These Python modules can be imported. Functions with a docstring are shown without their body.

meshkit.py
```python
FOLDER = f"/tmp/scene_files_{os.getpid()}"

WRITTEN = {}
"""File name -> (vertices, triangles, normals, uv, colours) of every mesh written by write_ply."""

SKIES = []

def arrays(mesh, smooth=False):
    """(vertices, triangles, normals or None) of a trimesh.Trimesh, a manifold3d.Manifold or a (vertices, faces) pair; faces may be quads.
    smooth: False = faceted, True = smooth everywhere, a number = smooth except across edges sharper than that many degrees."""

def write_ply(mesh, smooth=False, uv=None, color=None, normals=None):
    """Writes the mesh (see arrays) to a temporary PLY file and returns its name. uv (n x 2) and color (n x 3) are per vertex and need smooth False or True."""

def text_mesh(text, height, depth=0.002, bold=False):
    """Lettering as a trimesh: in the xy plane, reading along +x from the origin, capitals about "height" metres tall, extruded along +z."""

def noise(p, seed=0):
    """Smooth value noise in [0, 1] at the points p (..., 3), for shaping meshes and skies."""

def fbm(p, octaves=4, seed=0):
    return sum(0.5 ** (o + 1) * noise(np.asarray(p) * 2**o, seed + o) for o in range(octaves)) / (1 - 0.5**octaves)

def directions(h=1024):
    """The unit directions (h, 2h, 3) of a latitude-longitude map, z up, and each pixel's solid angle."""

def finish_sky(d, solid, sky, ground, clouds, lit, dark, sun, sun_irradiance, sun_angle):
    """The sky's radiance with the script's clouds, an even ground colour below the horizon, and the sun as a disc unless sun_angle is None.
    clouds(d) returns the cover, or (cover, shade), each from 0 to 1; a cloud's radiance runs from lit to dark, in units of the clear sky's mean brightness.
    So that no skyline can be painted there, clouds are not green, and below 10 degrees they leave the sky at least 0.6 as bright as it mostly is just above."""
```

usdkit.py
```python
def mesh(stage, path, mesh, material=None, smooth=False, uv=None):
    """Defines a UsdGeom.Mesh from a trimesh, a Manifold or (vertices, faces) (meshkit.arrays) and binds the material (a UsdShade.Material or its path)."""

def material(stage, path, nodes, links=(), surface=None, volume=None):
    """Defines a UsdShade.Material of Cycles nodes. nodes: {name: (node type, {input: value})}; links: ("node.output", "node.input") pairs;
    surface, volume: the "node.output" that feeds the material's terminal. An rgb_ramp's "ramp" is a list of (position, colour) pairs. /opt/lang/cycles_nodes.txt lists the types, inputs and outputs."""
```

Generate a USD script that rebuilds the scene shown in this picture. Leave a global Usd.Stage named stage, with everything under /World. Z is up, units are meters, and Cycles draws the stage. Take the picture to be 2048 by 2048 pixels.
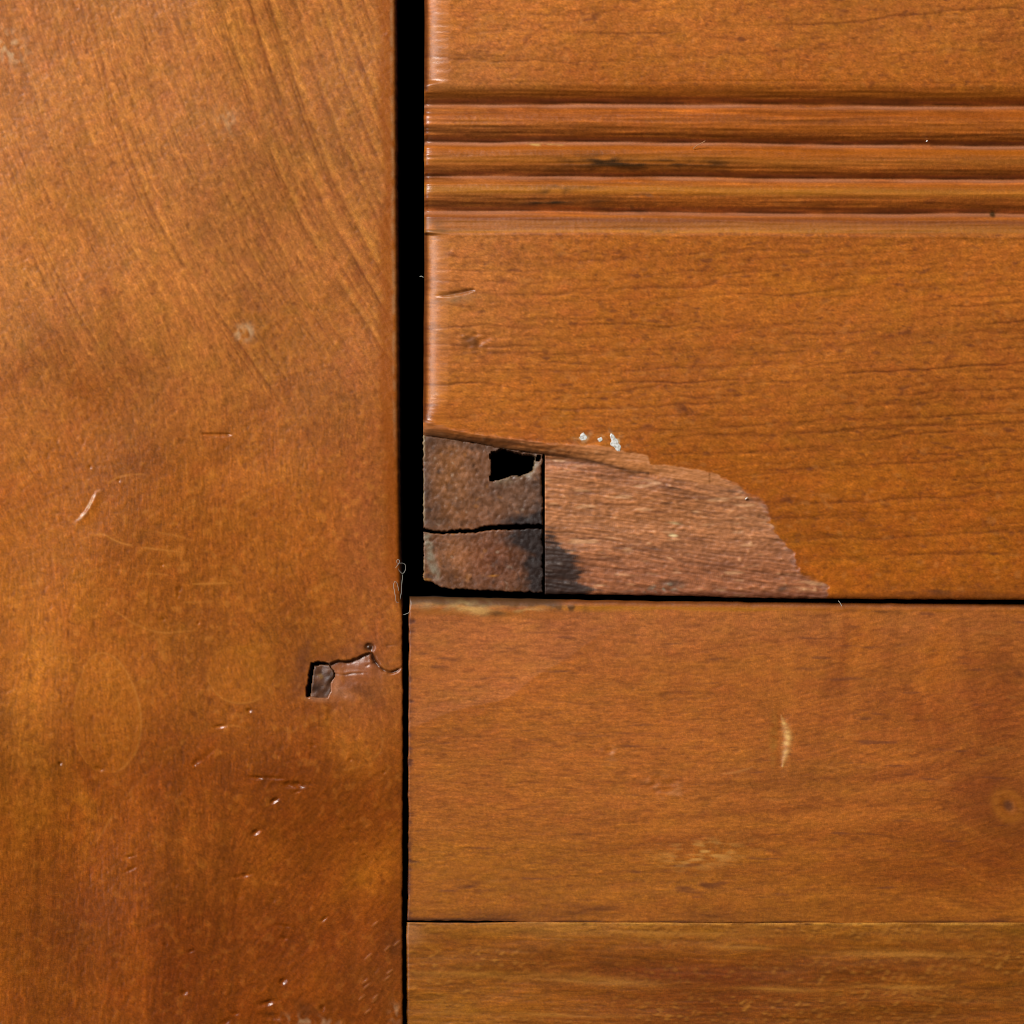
import math
import numpy as np
from scipy import ndimage as ndi
from scipy.interpolate import PchipInterpolator
import usdkit
from pxr import Usd, UsdGeom, UsdLux, UsdShade, Gf, Sdf, Vt

stage = Usd.Stage.CreateInMemory()
UsdGeom.SetStageUpAxis(stage, "Z")
UsdGeom.SetStageMetersPerUnit(stage, 1.0)
world = UsdGeom.Xform.Define(stage, "/World")
stage.SetDefaultPrim(world.GetPrim())
UsdGeom.Scope.Define(stage, "/World/Looks")

# ---------------------------------------------------------------- camera, lamps
# One working unit is 0.05 mm.  The fronts of the boards lie in the plane y = 0 and face -y.
S = 5e-5
D = 0.40
cam = UsdGeom.Camera.Define(stage, "/World/camera")
cam.CreateProjectionAttr("perspective")
cam.CreateHorizontalApertureAttr(36.0)
cam.CreateVerticalApertureAttr(36.0)
cam.CreateFocalLengthAttr(36.0 * D / (2048 * S))
cam.CreateClippingRangeAttr(Gf.Vec2f(0.01, 10.0))
cam.CreateFocusDistanceAttr(D)
cam.CreateFStopAttr(0.0)
cam.CreateExposureAttr(0.0)
cam.AddTranslateOp().Set(Gf.Vec3d(0, -D, 0))
cam.AddRotateXYZOp().Set(Gf.Vec3f(90, 0, 0))


def lamp(name, pos, aim, w, h, watts, color):
    l = UsdLux.RectLight.Define(stage, "/World/" + name)
    l.CreateWidthAttr(w)
    l.CreateHeightAttr(h)
    l.CreateIntensityAttr(watts)
    l.CreateNormalizeAttr(True)
    l.CreateColorAttr(Gf.Vec3f(*color))
    m = Gf.Matrix4d().SetLookAt(Gf.Vec3d(*pos), Gf.Vec3d(*aim), Gf.Vec3d(0, 0, 1)).GetInverse()
    l.AddTransformOp().Set(m)


lamp("window_light", (-0.38, -0.46, 0.41), (0, 0, 0), 0.24, 0.24, 2.36, (1.0, 0.975, 0.94))
lamp("fill_light", (-0.62, -0.50, 0.0), (0, 0, 0), 0.30, 0.50, 0.80, (0.96, 0.98, 1.0))  # added fill lamp, strengthens the highlight on the drawer's left edge

# ---------------------------------------------------------------- numeric helpers
rng = np.random.default_rng(11)
G = 2.0


def lin(c):
    c = np.asarray(c, float) / 255.0
    return np.where(c < 0.04045, c / 12.92, ((c + 0.055) / 1.055) ** 2.4)


def sstep(a, b, x):
    t = np.clip((x - a) / np.maximum(b - a, 1e-3), 0, 1)
    return t * t * (3 - 2 * t)


class Board:
    """Maps of height, colour and gloss over a rectangle, in working units (x right, y down)."""

    def __init__(s, x0, x1, y0, y1):
        s.x0, s.y0 = x0, y0
        s.x = np.arange(x0, x1 + G, G)
        s.y = np.arange(y0, y1 + G, G)
        s.X, s.Y = np.meshgrid(s.x.astype(np.float32), s.y.astype(np.float32))
        s.shape = s.X.shape
        s.h = np.zeros(s.shape, np.float32)
        s.c = np.zeros(s.shape + (3,), np.float32)
        s.r = np.full(s.shape, 0.36)

    def noise(s, sx, sy=None):
        """Smooth noise of standard deviation 1 with features of about sx by sy units."""
        sy = sy or sx
        fx, fy = max(1, int(sx / G / 3)), max(1, int(sy / G / 3))
        a = rng.standard_normal((s.shape[0] // fy + 10, s.shape[1] // fx + 10)).astype(np.float32)
        a = ndi.gaussian_filter(a, (max(sy / G / fy / 1.6, 0.35), max(sx / G / fx / 1.6, 0.35)), mode="wrap")
        for axis, f in ((0, fy), (1, fx)):
            n = s.shape[axis]
            if f > 1:
                u = np.arange(n) / f + 2.0
                i = u.astype(int)
                w = (u - i).astype(np.float32)
                w = w[:, None] if axis == 0 else w[None, :]
                t = lambda k: np.take(a, i + k, axis)
                a = (t(-1) * (1 - w) ** 3 + t(0) * (3 * w**3 - 6 * w**2 + 4) + t(1) * (-3 * w**3 + 3 * w**2 + 3 * w + 1) + t(2) * w**3) / 6
            else:
                a = np.take(a, np.arange(n), axis)
        return (a - a.mean()) / a.std()

    def fbm(s, sx, sy=None, n=4, gain=0.6):
        sy = sy or sx
        t, g = 0, 1.0
        for k in range(n):
            t = t + g * s.noise(sx / 2**k, sy / 2**k)
            g *= gain
        return t / t.std()

    def lic(s, dx, dy, length, grain=1):
        """White noise smeared along a direction field: fibres."""
        n = ndi.gaussian_filter(rng.standard_normal(s.shape).astype(np.float32), 0.5 * grain, mode="wrap")
        l = np.hypot(dx, dy)
        dx, dy = (dx / l).astype(np.float32), (dy / l).astype(np.float32)
        rows, cols = s.shape
        iy, ix = np.indices(s.shape).astype(np.float32)
        out, flat = n.copy(), n.ravel()
        fdx, fdy = dx.ravel(), dy.ravel()
        for sign in (1, -1):
            px, py = ix.copy(), iy.copy()
            at = np.arange(rows * cols).reshape(s.shape)
            for k in range(length):
                if k % 4 == 0:
                    vx, vy = sign * fdx[at], sign * fdy[at]
                px += vx
                py += vy
                x0, y0 = np.floor(px), np.floor(py)
                wx, wy = px - x0, py - y0
                xi, yi = np.clip(x0, 0, cols - 2).astype(np.int32), np.clip(y0, 0, rows - 2).astype(np.int32)
                at = yi * cols + xi
                # smear across the fibre only where the path runs between cells
                if k % 2 == 0:
                    v = (flat[at] * (1 - wx) + flat[at + 1] * wx) * (1 - wy) + (flat[at + cols] * (1 - wx) + flat[at + cols + 1] * wx) * wy
                    out += v * (2 * (1 - k / length))
        return (out - out.mean()) / out.std()

    def line(s, pts, width, soft=1.0, taper=True):
        """0..1 along a drawn line."""
        pts = np.asarray(pts, float)
        m = np.zeros(s.shape, np.float32)
        seg = np.hypot(*np.diff(pts, axis=0).T)
        cum = np.concatenate([[0], np.cumsum(seg)])
        best = np.full(s.shape, 1e9)
        par = np.zeros(s.shape)
        pad = width * 3 + 6
        i0, i1 = np.searchsorted(s.y, [pts[:, 1].min() - pad, pts[:, 1].max() + pad])
        j0, j1 = np.searchsorted(s.x, [pts[:, 0].min() - pad, pts[:, 0].max() + pad])
        if i1 <= i0 or j1 <= j0:
            return m
        X, Y = s.X[i0:i1, j0:j1], s.Y[i0:i1, j0:j1]
        b, p = np.full(X.shape, 1e9), np.zeros(X.shape)
        for k in range(len(seg)):
            d = pts[k + 1] - pts[k]
            t = np.clip(((X - pts[k, 0]) * d[0] + (Y - pts[k, 1]) * d[1]) / max(seg[k] ** 2, 1e-9), 0, 1)
            q = np.hypot(X - pts[k, 0] - t * d[0], Y - pts[k, 1] - t * d[1])
            near = q < b
            b = np.where(near, q, b)
            p = np.where(near, (cum[k] + t * seg[k]) / cum[-1], p)
        w = width * (np.sin(np.pi * np.clip(p, 0.02, 0.98)) ** 0.6 if taper else 1.0)
        m[i0:i1, j0:j1] = np.exp(-((b / np.maximum(w, 0.4)) ** (2 * soft)))
        return m

    def blob(s, cx, cy, rx, ry, ang=0.0, soft=1.0):
        a = math.radians(ang)
        reach = max(rx, ry) * (2.6 if soft < 1.5 else 1.8)
        i0, i1 = np.searchsorted(s.y, [cy - reach, cy + reach])
        j0, j1 = np.searchsorted(s.x, [cx - reach, cx + reach])
        m = np.zeros(s.shape, np.float32)
        if i1 > i0 and j1 > j0:
            X, Y = s.X[i0:i1, j0:j1] - np.float32(cx), s.Y[i0:i1, j0:j1] - np.float32(cy)
            u = X * math.cos(a) + Y * math.sin(a)
            v = -X * math.sin(a) + Y * math.cos(a)
            m[i0:i1, j0:j1] = np.exp(-(((u / rx) ** 2 + (v / ry) ** 2) ** soft))
        return m

    def inside(s, pts):
        """Signed distance to a closed outline, positive inside."""
        pts = np.asarray(pts, float)
        pad = 60
        i0, i1 = np.searchsorted(s.y, [pts[:, 1].min() - pad, pts[:, 1].max() + pad])
        j0, j1 = np.searchsorted(s.x, [pts[:, 0].min() - pad, pts[:, 0].max() + pad])
        X, Y = s.X[i0:i1, j0:j1], s.Y[i0:i1, j0:j1]
        odd = np.zeros(X.shape, bool)
        best = np.full(X.shape, 1e9, np.float32)
        for (ax, ay), (bx, by) in zip(pts, np.roll(pts, -1, 0)):
            if ay != by:
                odd ^= ((ay > Y) != (by > Y)) & (X < (bx - ax) * (Y - ay) / (by - ay) + ax)
            l2 = max((bx - ax) ** 2 + (by - ay) ** 2, 1e-9)
            t = np.clip(((X - ax) * (bx - ax) + (Y - ay) * (by - ay)) / l2, 0, 1)
            best = np.minimum(best, np.hypot(X - ax - t * (bx - ax), Y - ay - t * (by - ay)))
        out = np.full(s.shape, -999, np.float32)
        out[i0:i1, j0:j1] = np.where(odd, best, -best)
        return out

    def tint(s, color, mask):
        """Blend a colour (0..255, sRGB) in by a mask."""
        mask = np.clip(mask, 0, 1).astype(np.float32)
        for k, v in enumerate(lin(color)):
            s.c[..., k] += (np.float32(v) - s.c[..., k]) * mask

    def gain(s, f):
        s.c = s.c * (f[..., None] if np.ndim(f) == 2 else f)

    def grit(s):
        n = ndi.gaussian_filter(rng.standard_normal(s.shape).astype(np.float32), 0.42)
        return n / n.std()

    def mottle(s, amount, sx=9, sy=None):
        """Patches that lean to yellow or to red, as stained wood does."""
        n = amount * (0.7 * s.noise(sx, sy) + 0.7 * s.noise(sx * 2.4, (sy or sx) * 2.4))
        s.c[..., 1] *= np.exp(n)
        s.c[..., 2] *= np.exp(-0.9 * n + 0.5 * amount * s.noise(5))

    def at(s, a, x, y):
        co = [(y - s.y0) / G, (x - s.x0) / G]
        if a.ndim == 3:
            return np.stack([ndi.map_coordinates(a[..., k], co, order=1, mode="nearest") for k in range(3)], -1)
        return ndi.map_coordinates(a, co, order=1, mode="nearest")


def edge_steps(rx):
    """Sample distances from a rounded edge inwards, close together at the rim."""
    t = np.linspace(0, 1, 9) ** 1.7
    return t[:-1] * max(rx, 6)


def rounded(d, rx, rz):
    q = np.clip(1 - d / rx, 0, 1)
    return -rz * (1 - np.sqrt(np.maximum(1 - q * q, 0)))


def samples(lo, hi, low_edge, high_edge):
    """Positions between two edges; 2 units apart, denser at a real edge, wider outside the picture."""
    a, b = lo, hi
    mid = np.arange(a, b + 0.1, G)
    keep = []
    for v in mid:
        if v < -30 or v > 2078:
            if int(round((v - a) / G)) % 4:
                continue
        keep.append(v)
    mid = np.array(keep)
    if low_edge:
        e = a + edge_steps(low_edge)
        mid = np.concatenate([e, mid[mid > e[-1] + 1]])
    if high_edge:
        e = (b - edge_steps(high_edge))[::-1]
        mid = np.concatenate([mid[mid < e[0] - 1], e])
    return mid


SK = np.array([-6.0, -16, -40, -100, -220, -430])


def grid_mesh(x, y, h, c, r, open_sides, side_color, side_rough=0.8):
    """Adds walls going back from the rim and returns (points, quads, colours, roughness, normals)."""
    def pad(a, k, side, fn):
        return fn(a, k, side)
    n_r, n_c = x.shape
    def stack(axis, first):
        nonlocal x, y, h, c, r
        take = (slice(0, 1) if first else slice(-1, None))
        idx = (take, slice(None)) if axis == 0 else (slice(None), take)
        xs, ys, hs, cs, rs = [], [], [], [], []
        for k in SK:
            xs.append(x[idx]); ys.append(y[idx]); hs.append(np.minimum(h[idx] + k, np.maximum(h[idx] - 2, k)) if k > -400 else np.full_like(h[idx], k))
            cs.append(c[idx] * 0.35 + 0.65 * lin(side_color) if k > -10 else np.broadcast_to(lin(side_color), c[idx].shape))
            rs.append(np.full_like(r[idx], side_rough))
        if first:
            xs, ys, hs, cs, rs = (q[::-1] for q in (xs, ys, hs, cs, rs))
            x, y, h, c, r = (np.concatenate([*q, a], axis) for q, a in ((xs, x), (ys, y), (hs, h), (cs, c), (rs, r)))
        else:
            x, y, h, c, r = (np.concatenate([a, *q], axis) for q, a in ((xs, x), (ys, y), (hs, h), (cs, c), (rs, r)))
    for side in open_sides:
        stack(*{"left": (1, True), "right": (1, False), "top": (0, True), "bottom": (0, False)}[side])
    n_r, n_c = x.shape
    P = np.stack([(x - 1024) * S, -h * S, (1024 - y) * S], -1).reshape(-1, 3)
    i = np.arange(n_r * n_c).reshape(n_r, n_c)
    Q = np.stack([i[:-1, :-1], i[1:, :-1], i[1:, 1:], i[:-1, 1:]], -1).reshape(-1, 4)
    fn = np.cross(P[Q[:, 2]] - P[Q[:, 0]], P[Q[:, 3]] - P[Q[:, 1]])
    N = np.zeros_like(P)
    for k in range(4):
        for a in range(3):
            N[:, a] += np.bincount(Q[:, k], fn[:, a], len(P))
    N /= np.maximum(np.linalg.norm(N, axis=1, keepdims=True), 1e-30)
    return P, Q, c.reshape(-1, 3), r.ravel(), N, (x.ravel(), y.ravel(), h.ravel())


def prim_mesh(path, P, Q, C, R, N, mat, hue=(0.985, 0.962, 0.67)):
    C = C * np.array(hue)
    used, inv = np.unique(Q, return_inverse=True)
    m = UsdGeom.Mesh.Define(stage, path)
    m.CreatePointsAttr(Vt.Vec3fArray.FromNumpy(P[used].astype(np.float32)))
    m.CreateFaceVertexCountsAttr(Vt.IntArray.FromNumpy(np.full(len(Q), Q.shape[1], np.int32)))
    m.CreateFaceVertexIndicesAttr(Vt.IntArray.FromNumpy(inv.reshape(-1).astype(np.int32)))
    m.CreateSubdivisionSchemeAttr("none")
    m.CreateNormalsAttr(Vt.Vec3fArray.FromNumpy(N[used].astype(np.float32)))
    m.SetNormalsInterpolation("vertex")
    api = UsdGeom.PrimvarsAPI(m)
    api.CreatePrimvar("tint", Sdf.ValueTypeNames.Color3fArray, "vertex").Set(Vt.Vec3fArray.FromNumpy(np.clip(C[used], 0.002, 0.95).astype(np.float32)))
    api.CreatePrimvar("dullness", Sdf.ValueTypeNames.FloatArray, "vertex").Set(Vt.FloatArray.FromNumpy(np.clip(R[used], 0.12, 1).astype(np.float32)))
    UsdShade.MaterialBindingAPI.Apply(m.GetPrim()).Bind(mat)
    return m.GetPrim()


def tag(prim, label=None, category=None, group=None, kind=None):
    for k, v in (("label", label), ("category", category), ("group", group), ("kind", kind)):
        if v:
            prim.SetCustomDataByKey(k, v)
    return prim


def thing(name, label, category, **kw):
    return tag(UsdGeom.Xform.Define(stage, "/World/" + name).GetPrim(), label, category, **kw)


# ---------------------------------------------------------------- materials
def wood(name, grain=(5200, 5200, 5200), relief=0.5, contrast=0.12, spec=0.5):
    return usdkit.material(stage, "/World/Looks/" + name, {
        "tint": ("attribute", {"attribute": "tint"}),
        "dull": ("attribute", {"attribute": "dullness"}),
        "geo": ("geometry", {}),
        "map": ("mapping", {"scale": grain}),
        "n": ("noise_texture", {"scale": 1.0, "detail": 3.0, "roughness": 0.65}),
        "range": ("map_range", {"from_min": 0.25, "from_max": 0.75, "to_min": 1 - contrast, "to_max": 1 + contrast}),
        "mul": ("mix", {"mix_type": "multiply", "fac": 1.0}),
        "bump": ("bump", {"strength": relief, "distance": 4e-5}),
        "p": ("principled_bsdf", {"specular_ior_level": spec}),
    }, [
        ("geo.position", "map.vector"), ("map.vector", "n.vector"), ("n.fac", "range.value"),
        ("tint.color", "mul.color1"), ("range.result", "mul.color2"), ("mul.color", "p.base_color"),
        ("dull.fac", "p.roughness"), ("n.fac", "bump.height"), ("bump.normal", "p.normal"),
    ], surface="p.BSDF")


M_varnish = wood("varnished_wood", (8500, 8500, 8500), 0.28, 0.22, 0.45)
M_fibre = wood("varnished_wood_across", (4600, 8500, 10500), 0.28, 0.22, 0.45)
M_bare = wood("bare_wood", (2600, 7500, 11000), 0.4, 0.2, 0.4)
M_endgrain = wood("end_grain", (8000, 8000, 8000), 0.6, 0.25, 0.45)
M_lint = usdkit.material(stage, "/World/Looks/lint", {"p": ("principled_bsdf", {"base_color": (0.42, 0.40, 0.34), "roughness": 0.7})}, [], surface="p.BSDF")
M_white = usdkit.material(stage, "/World/Looks/white_paint", {
    "geo": ("geometry", {}), "n": ("noise_texture", {"scale": 5000.0, "detail": 3.0}),
    "ramp": ("rgb_ramp", {"ramp": [(0.3, (0.34, 0.30, 0.24)), (0.62, (0.74, 0.73, 0.69))]}),
    "p": ("principled_bsdf", {"roughness": 0.5})},
    [("geo.position", "n.vector"), ("n.fac", "ramp.fac"), ("ramp.color", "p.base_color")], surface="p.BSDF")
M_dark = usdkit.material(stage, "/World/Looks/dark_interior", {
    "geo": ("geometry", {}), "n": ("noise_texture", {"scale": 900.0, "detail": 3.0}),
    "ramp": ("rgb_ramp", {"ramp": [(0.3, (0.006, 0.004, 0.003)), (0.7, (0.012, 0.008, 0.005))]}),
    "p": ("principled_bsdf", {"roughness": 0.95, "specular_ior_level": 0.05})},
    [("geo.position", "n.vector"), ("n.fac", "ramp.fac"), ("ramp.color", "p.base_color")], surface="p.BSDF")

INNER = (26, 13, 6)
OUT = -240


def curve(pts):
    p = np.asarray(pts, float)
    return PchipInterpolator(p[:, 0], p[:, 1], extrapolate=True)


def jitter(n, amp, rough=1.5):
    a = ndi.gaussian_filter1d(rng.standard_normal(n), rough, mode="wrap")
    return amp * a / a.std()


# ================================================================ the cabinet
cabinet = thing("cabinet", "brown varnished wooden cabinet front, post and rails framing the drawer opening", "cabinet")

# ---- upright post on the left
b = Board(OUT, 830, OUT, 2288)
X, Y = b.X, b.Y
EDGE = curve([(-240, 793), (0, 794), (700, 799), (1080, 802.5), (1205, 805), (1240, 804.5), (1460, 806), (1840, 804.5), (2048, 806), (2288, 807)])
upper = 1 - sstep(560, 980, Y)
lower = sstep(1350, 1650, Y)
right = sstep(380, 560, X)
slope = (0.27 + 0.00022 * np.clip(Y, 0, 700) + 0.00016 * np.clip(X, 0, 800)) * upper - 0.75 * lower * right * sstep(0, 1, lower) + 0.06
slope += 0.35 * b.noise(260) * (1 - upper) * 0.6
fib = b.lic(slope, np.ones_like(slope), 6)
fib2 = b.lic(slope, np.ones_like(slope), 20, 2)
spk = b.noise(3.4)
spk2 = b.noise(6.5)
big = b.fbm(330, 420, 3)
med = b.fbm(90, 120, 3)
b.c[:] = lin((163, 93, 40))
b.tint((171, 103, 56), upper * 0.9)
b.tint((174, 106, 44), np.clip(0.45 + 0.5 * big, 0, 1) * upper * 0.5)
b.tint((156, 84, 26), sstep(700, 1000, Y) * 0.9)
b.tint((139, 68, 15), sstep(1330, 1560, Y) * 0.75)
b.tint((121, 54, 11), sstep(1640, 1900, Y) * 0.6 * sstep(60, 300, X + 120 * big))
for cx, cy, rx, ry, an, a in [(660, 650, 200, 30, -40, .6), (420, 800, 180, 26, -35, .3), (330, 560, 40, 260, -14, .35), (90, 560, 30, 240, -12, .3), (300, 830, 60, 120, 55, .3), (60, 860, 40, 120, 50, .45), (560, 930, 160, 40, -20, .3)]:
    b.tint((180, 106, 50), b.blob(cx, cy, rx, ry, an) * a)  # pale bands; the first diagonal one is a painted sheen
for cx, cy, rx, ry, an, a in [(560, 780, 170, 30, -38, .4), (210, 620, 30, 220, -14, .3), (20, 760, 30, 120, 52, .5), (250, 760, 30, 130, 50, .35), (700, 560, 120, 24, -42, .35), (480, 900, 120, 20, -12, .3), (700, 930, 60, 130, 0, .2)]:
    b.tint((138, 72, 26), b.blob(cx, cy, rx, ry, an) * a)
# broad clouds of stain
b.tint((176, 102, 34), b.blob(62, 1400, 60, 260, 4) * 0.9)
b.tint((172, 98, 30), b.blob(222, 1410, 58, 115, -6, 1.6) * 0.65 + b.blob(483, 1340, 66, 68, 0, 1.6) * 0.7 + b.blob(715, 1490, 55, 50, 0, 1.5) * 0.6)
b.tint((170, 96, 36), b.blob(60, 1150, 110, 160, 20) * 0.45 + b.blob(280, 1285, 110, 60) * 0.4)
b.tint((126, 58, 12), b.blob(400, 1545, 150, 75, 10) * 0.6 + b.blob(590, 1535, 80, 40, 0) * 0.6 + b.blob(620, 1640, 170, 70, -12) * 0.5)
b.tint((107, 46, 12), b.blob(360, 1955, 45, 90, 12) * 0.55 + b.blob(560, 1880, 120, 80, 0) * 0.4 + b.blob(410, 1830, 45, 60, -30) * 0.35)
b.tint((134, 70, 28), b.blob(430, 1730, 110, 110, -30) * 0.4 + b.blob(760, 1960, 70, 100) * 0.5)
b.tint((168, 94, 26), b.blob(740, 1745, 70, 40, -35) * 0.6 + b.blob(165, 1600, 18, 60, -25) * 0.7 + b.blob(175, 1690, 14, 40, 15) * 0.5)
b.tint((161, 88, 48), b.blob(735, 1080, 65, 240) * 0.75 + b.blob(700, 720, 90, 150) * 0.35)
b.tint((158, 88, 50), b.blob(740, 1380, 75, 90) * 0.6)
b.tint((137, 72, 24), b.blob(190, 800, 70, 60, 35) * 0.55 + b.blob(275, 925, 60, 26, -15) * 0.6 + b.blob(420, 1010, 110, 28, 6) * 0.45 + b.blob(140, 740, 110, 34, 55) * 0.4)
b.tint((150, 86, 36), b.blob(545, 690, 130, 90, 20) * 0.6 + b.blob(620, 610, 160, 60, -20) * 0.4 + b.blob(250, 620, 120, 80) * 0.3)
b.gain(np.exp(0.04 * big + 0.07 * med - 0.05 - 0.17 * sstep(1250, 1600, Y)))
b.gain(np.exp((0.07 * b.noise(9, 170) + 0.06 * b.noise(22, 300)) * lower * (1 - 0.6 * right)))
b.gain(np.exp(0.05 * b.noise(8, 140) * (1 - sstep(80, 260, X)) * sstep(1150, 1400, Y)))
qd = X + 0.75 * (Y - 1500) + 30 * b.noise(160)
b.gain(np.exp(0.06 * np.sin(qd / 21 + 2 * b.noise(120)) * lower * right))
# annual rings of the upper part
q = X - 0.26 * Y - (0.00021 + 0.0000001 * X) * np.clip(Y, -240, 1000) ** 2 + 7 * b.noise(120, 260)
rings = [(-170, 3, .25), (-95, 3, .3), (-40, 4, .25), (12, 4, .35), (60, 3, .25), (96, 4, .3), (178, 4.0, .5), (214, 3, .2), (262, 4, .3), (320, 3, .25), (372, 4, .3), (444, 4.5, .75),
         (470, 3, .4), (502, 5, .8), (543, 5.5, .9), (582, 3.5, .5), (606, 3, .35), (640, 4.5, .6), (664, 3, .45), (682, 5, .75), (706, 3, .5), (728, 4, .7), (750, 3, .5), (775, 4, .5)]
more = [(q0, 1.4 + 1.2 * rng.random(), 0.14 + 0.24 * rng.random()) for q0 in np.sort(rng.uniform(-160, 790, 34))]
wander = 1.6 * b.noise(80, 160) + 0.5 * b.noise(18, 60)
broken = np.clip(0.9 + 0.25 * b.noise(60, 240) + 0.15 * b.noise(8, 40), 0.2, 1.1)
for q0, w, a in rings + more:
    fade = np.clip((1 - sstep(480 + 280 * rng.random(), 880, Y)) * (0.85 + 0.3 * b.noise(30, 140)), 0, 1)
    e = q - q0 + 2 * rng.standard_normal() + wander
    dark = np.exp(-((np.clip(e, None, 0) / (w * 1.7)) ** 2)) * np.exp(-((np.clip(e, 0, None) / 1.6) ** 2)) * broken
    pale = np.exp(-(((e - w * 1.5 - 1) / (w * 1.3)) ** 2))
    b.tint((104, 50, 18), dark * (0.12 + 0.75 * a) * 0.85 * fade)
    b.tint((192, 124, 62), pale * a * 0.5 * fade)
# fine fibres and pores
b.gain(np.exp(0.085 * fib + 0.06 * spk + 0.045 * spk2 + 0.04 * fib2 * (0.3 + upper) + 0.10 * b.grit()))
b.mottle(0.026)
b.tint((186, 116, 52), np.clip(spk2 - 1.1, 0, 1) * 0.3 * (1 - 0.6 * lower))
b.tint((96, 46, 14), np.clip(-b.noise(5, 7) - 1.7, 0, 1) * 0.45)
pit = np.clip(b.noise(8) - 2.5, 0, 0.6)
b.h += 0.07 * fib + 0.10 * spk + 0.07 * spk2 + 0.04 * b.grit() + 0.2 * b.noise(40) + 3.0 * b.noise(150) - 0.9 * pit
b.r[:] = 0.33 - 0.04 * lower
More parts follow.
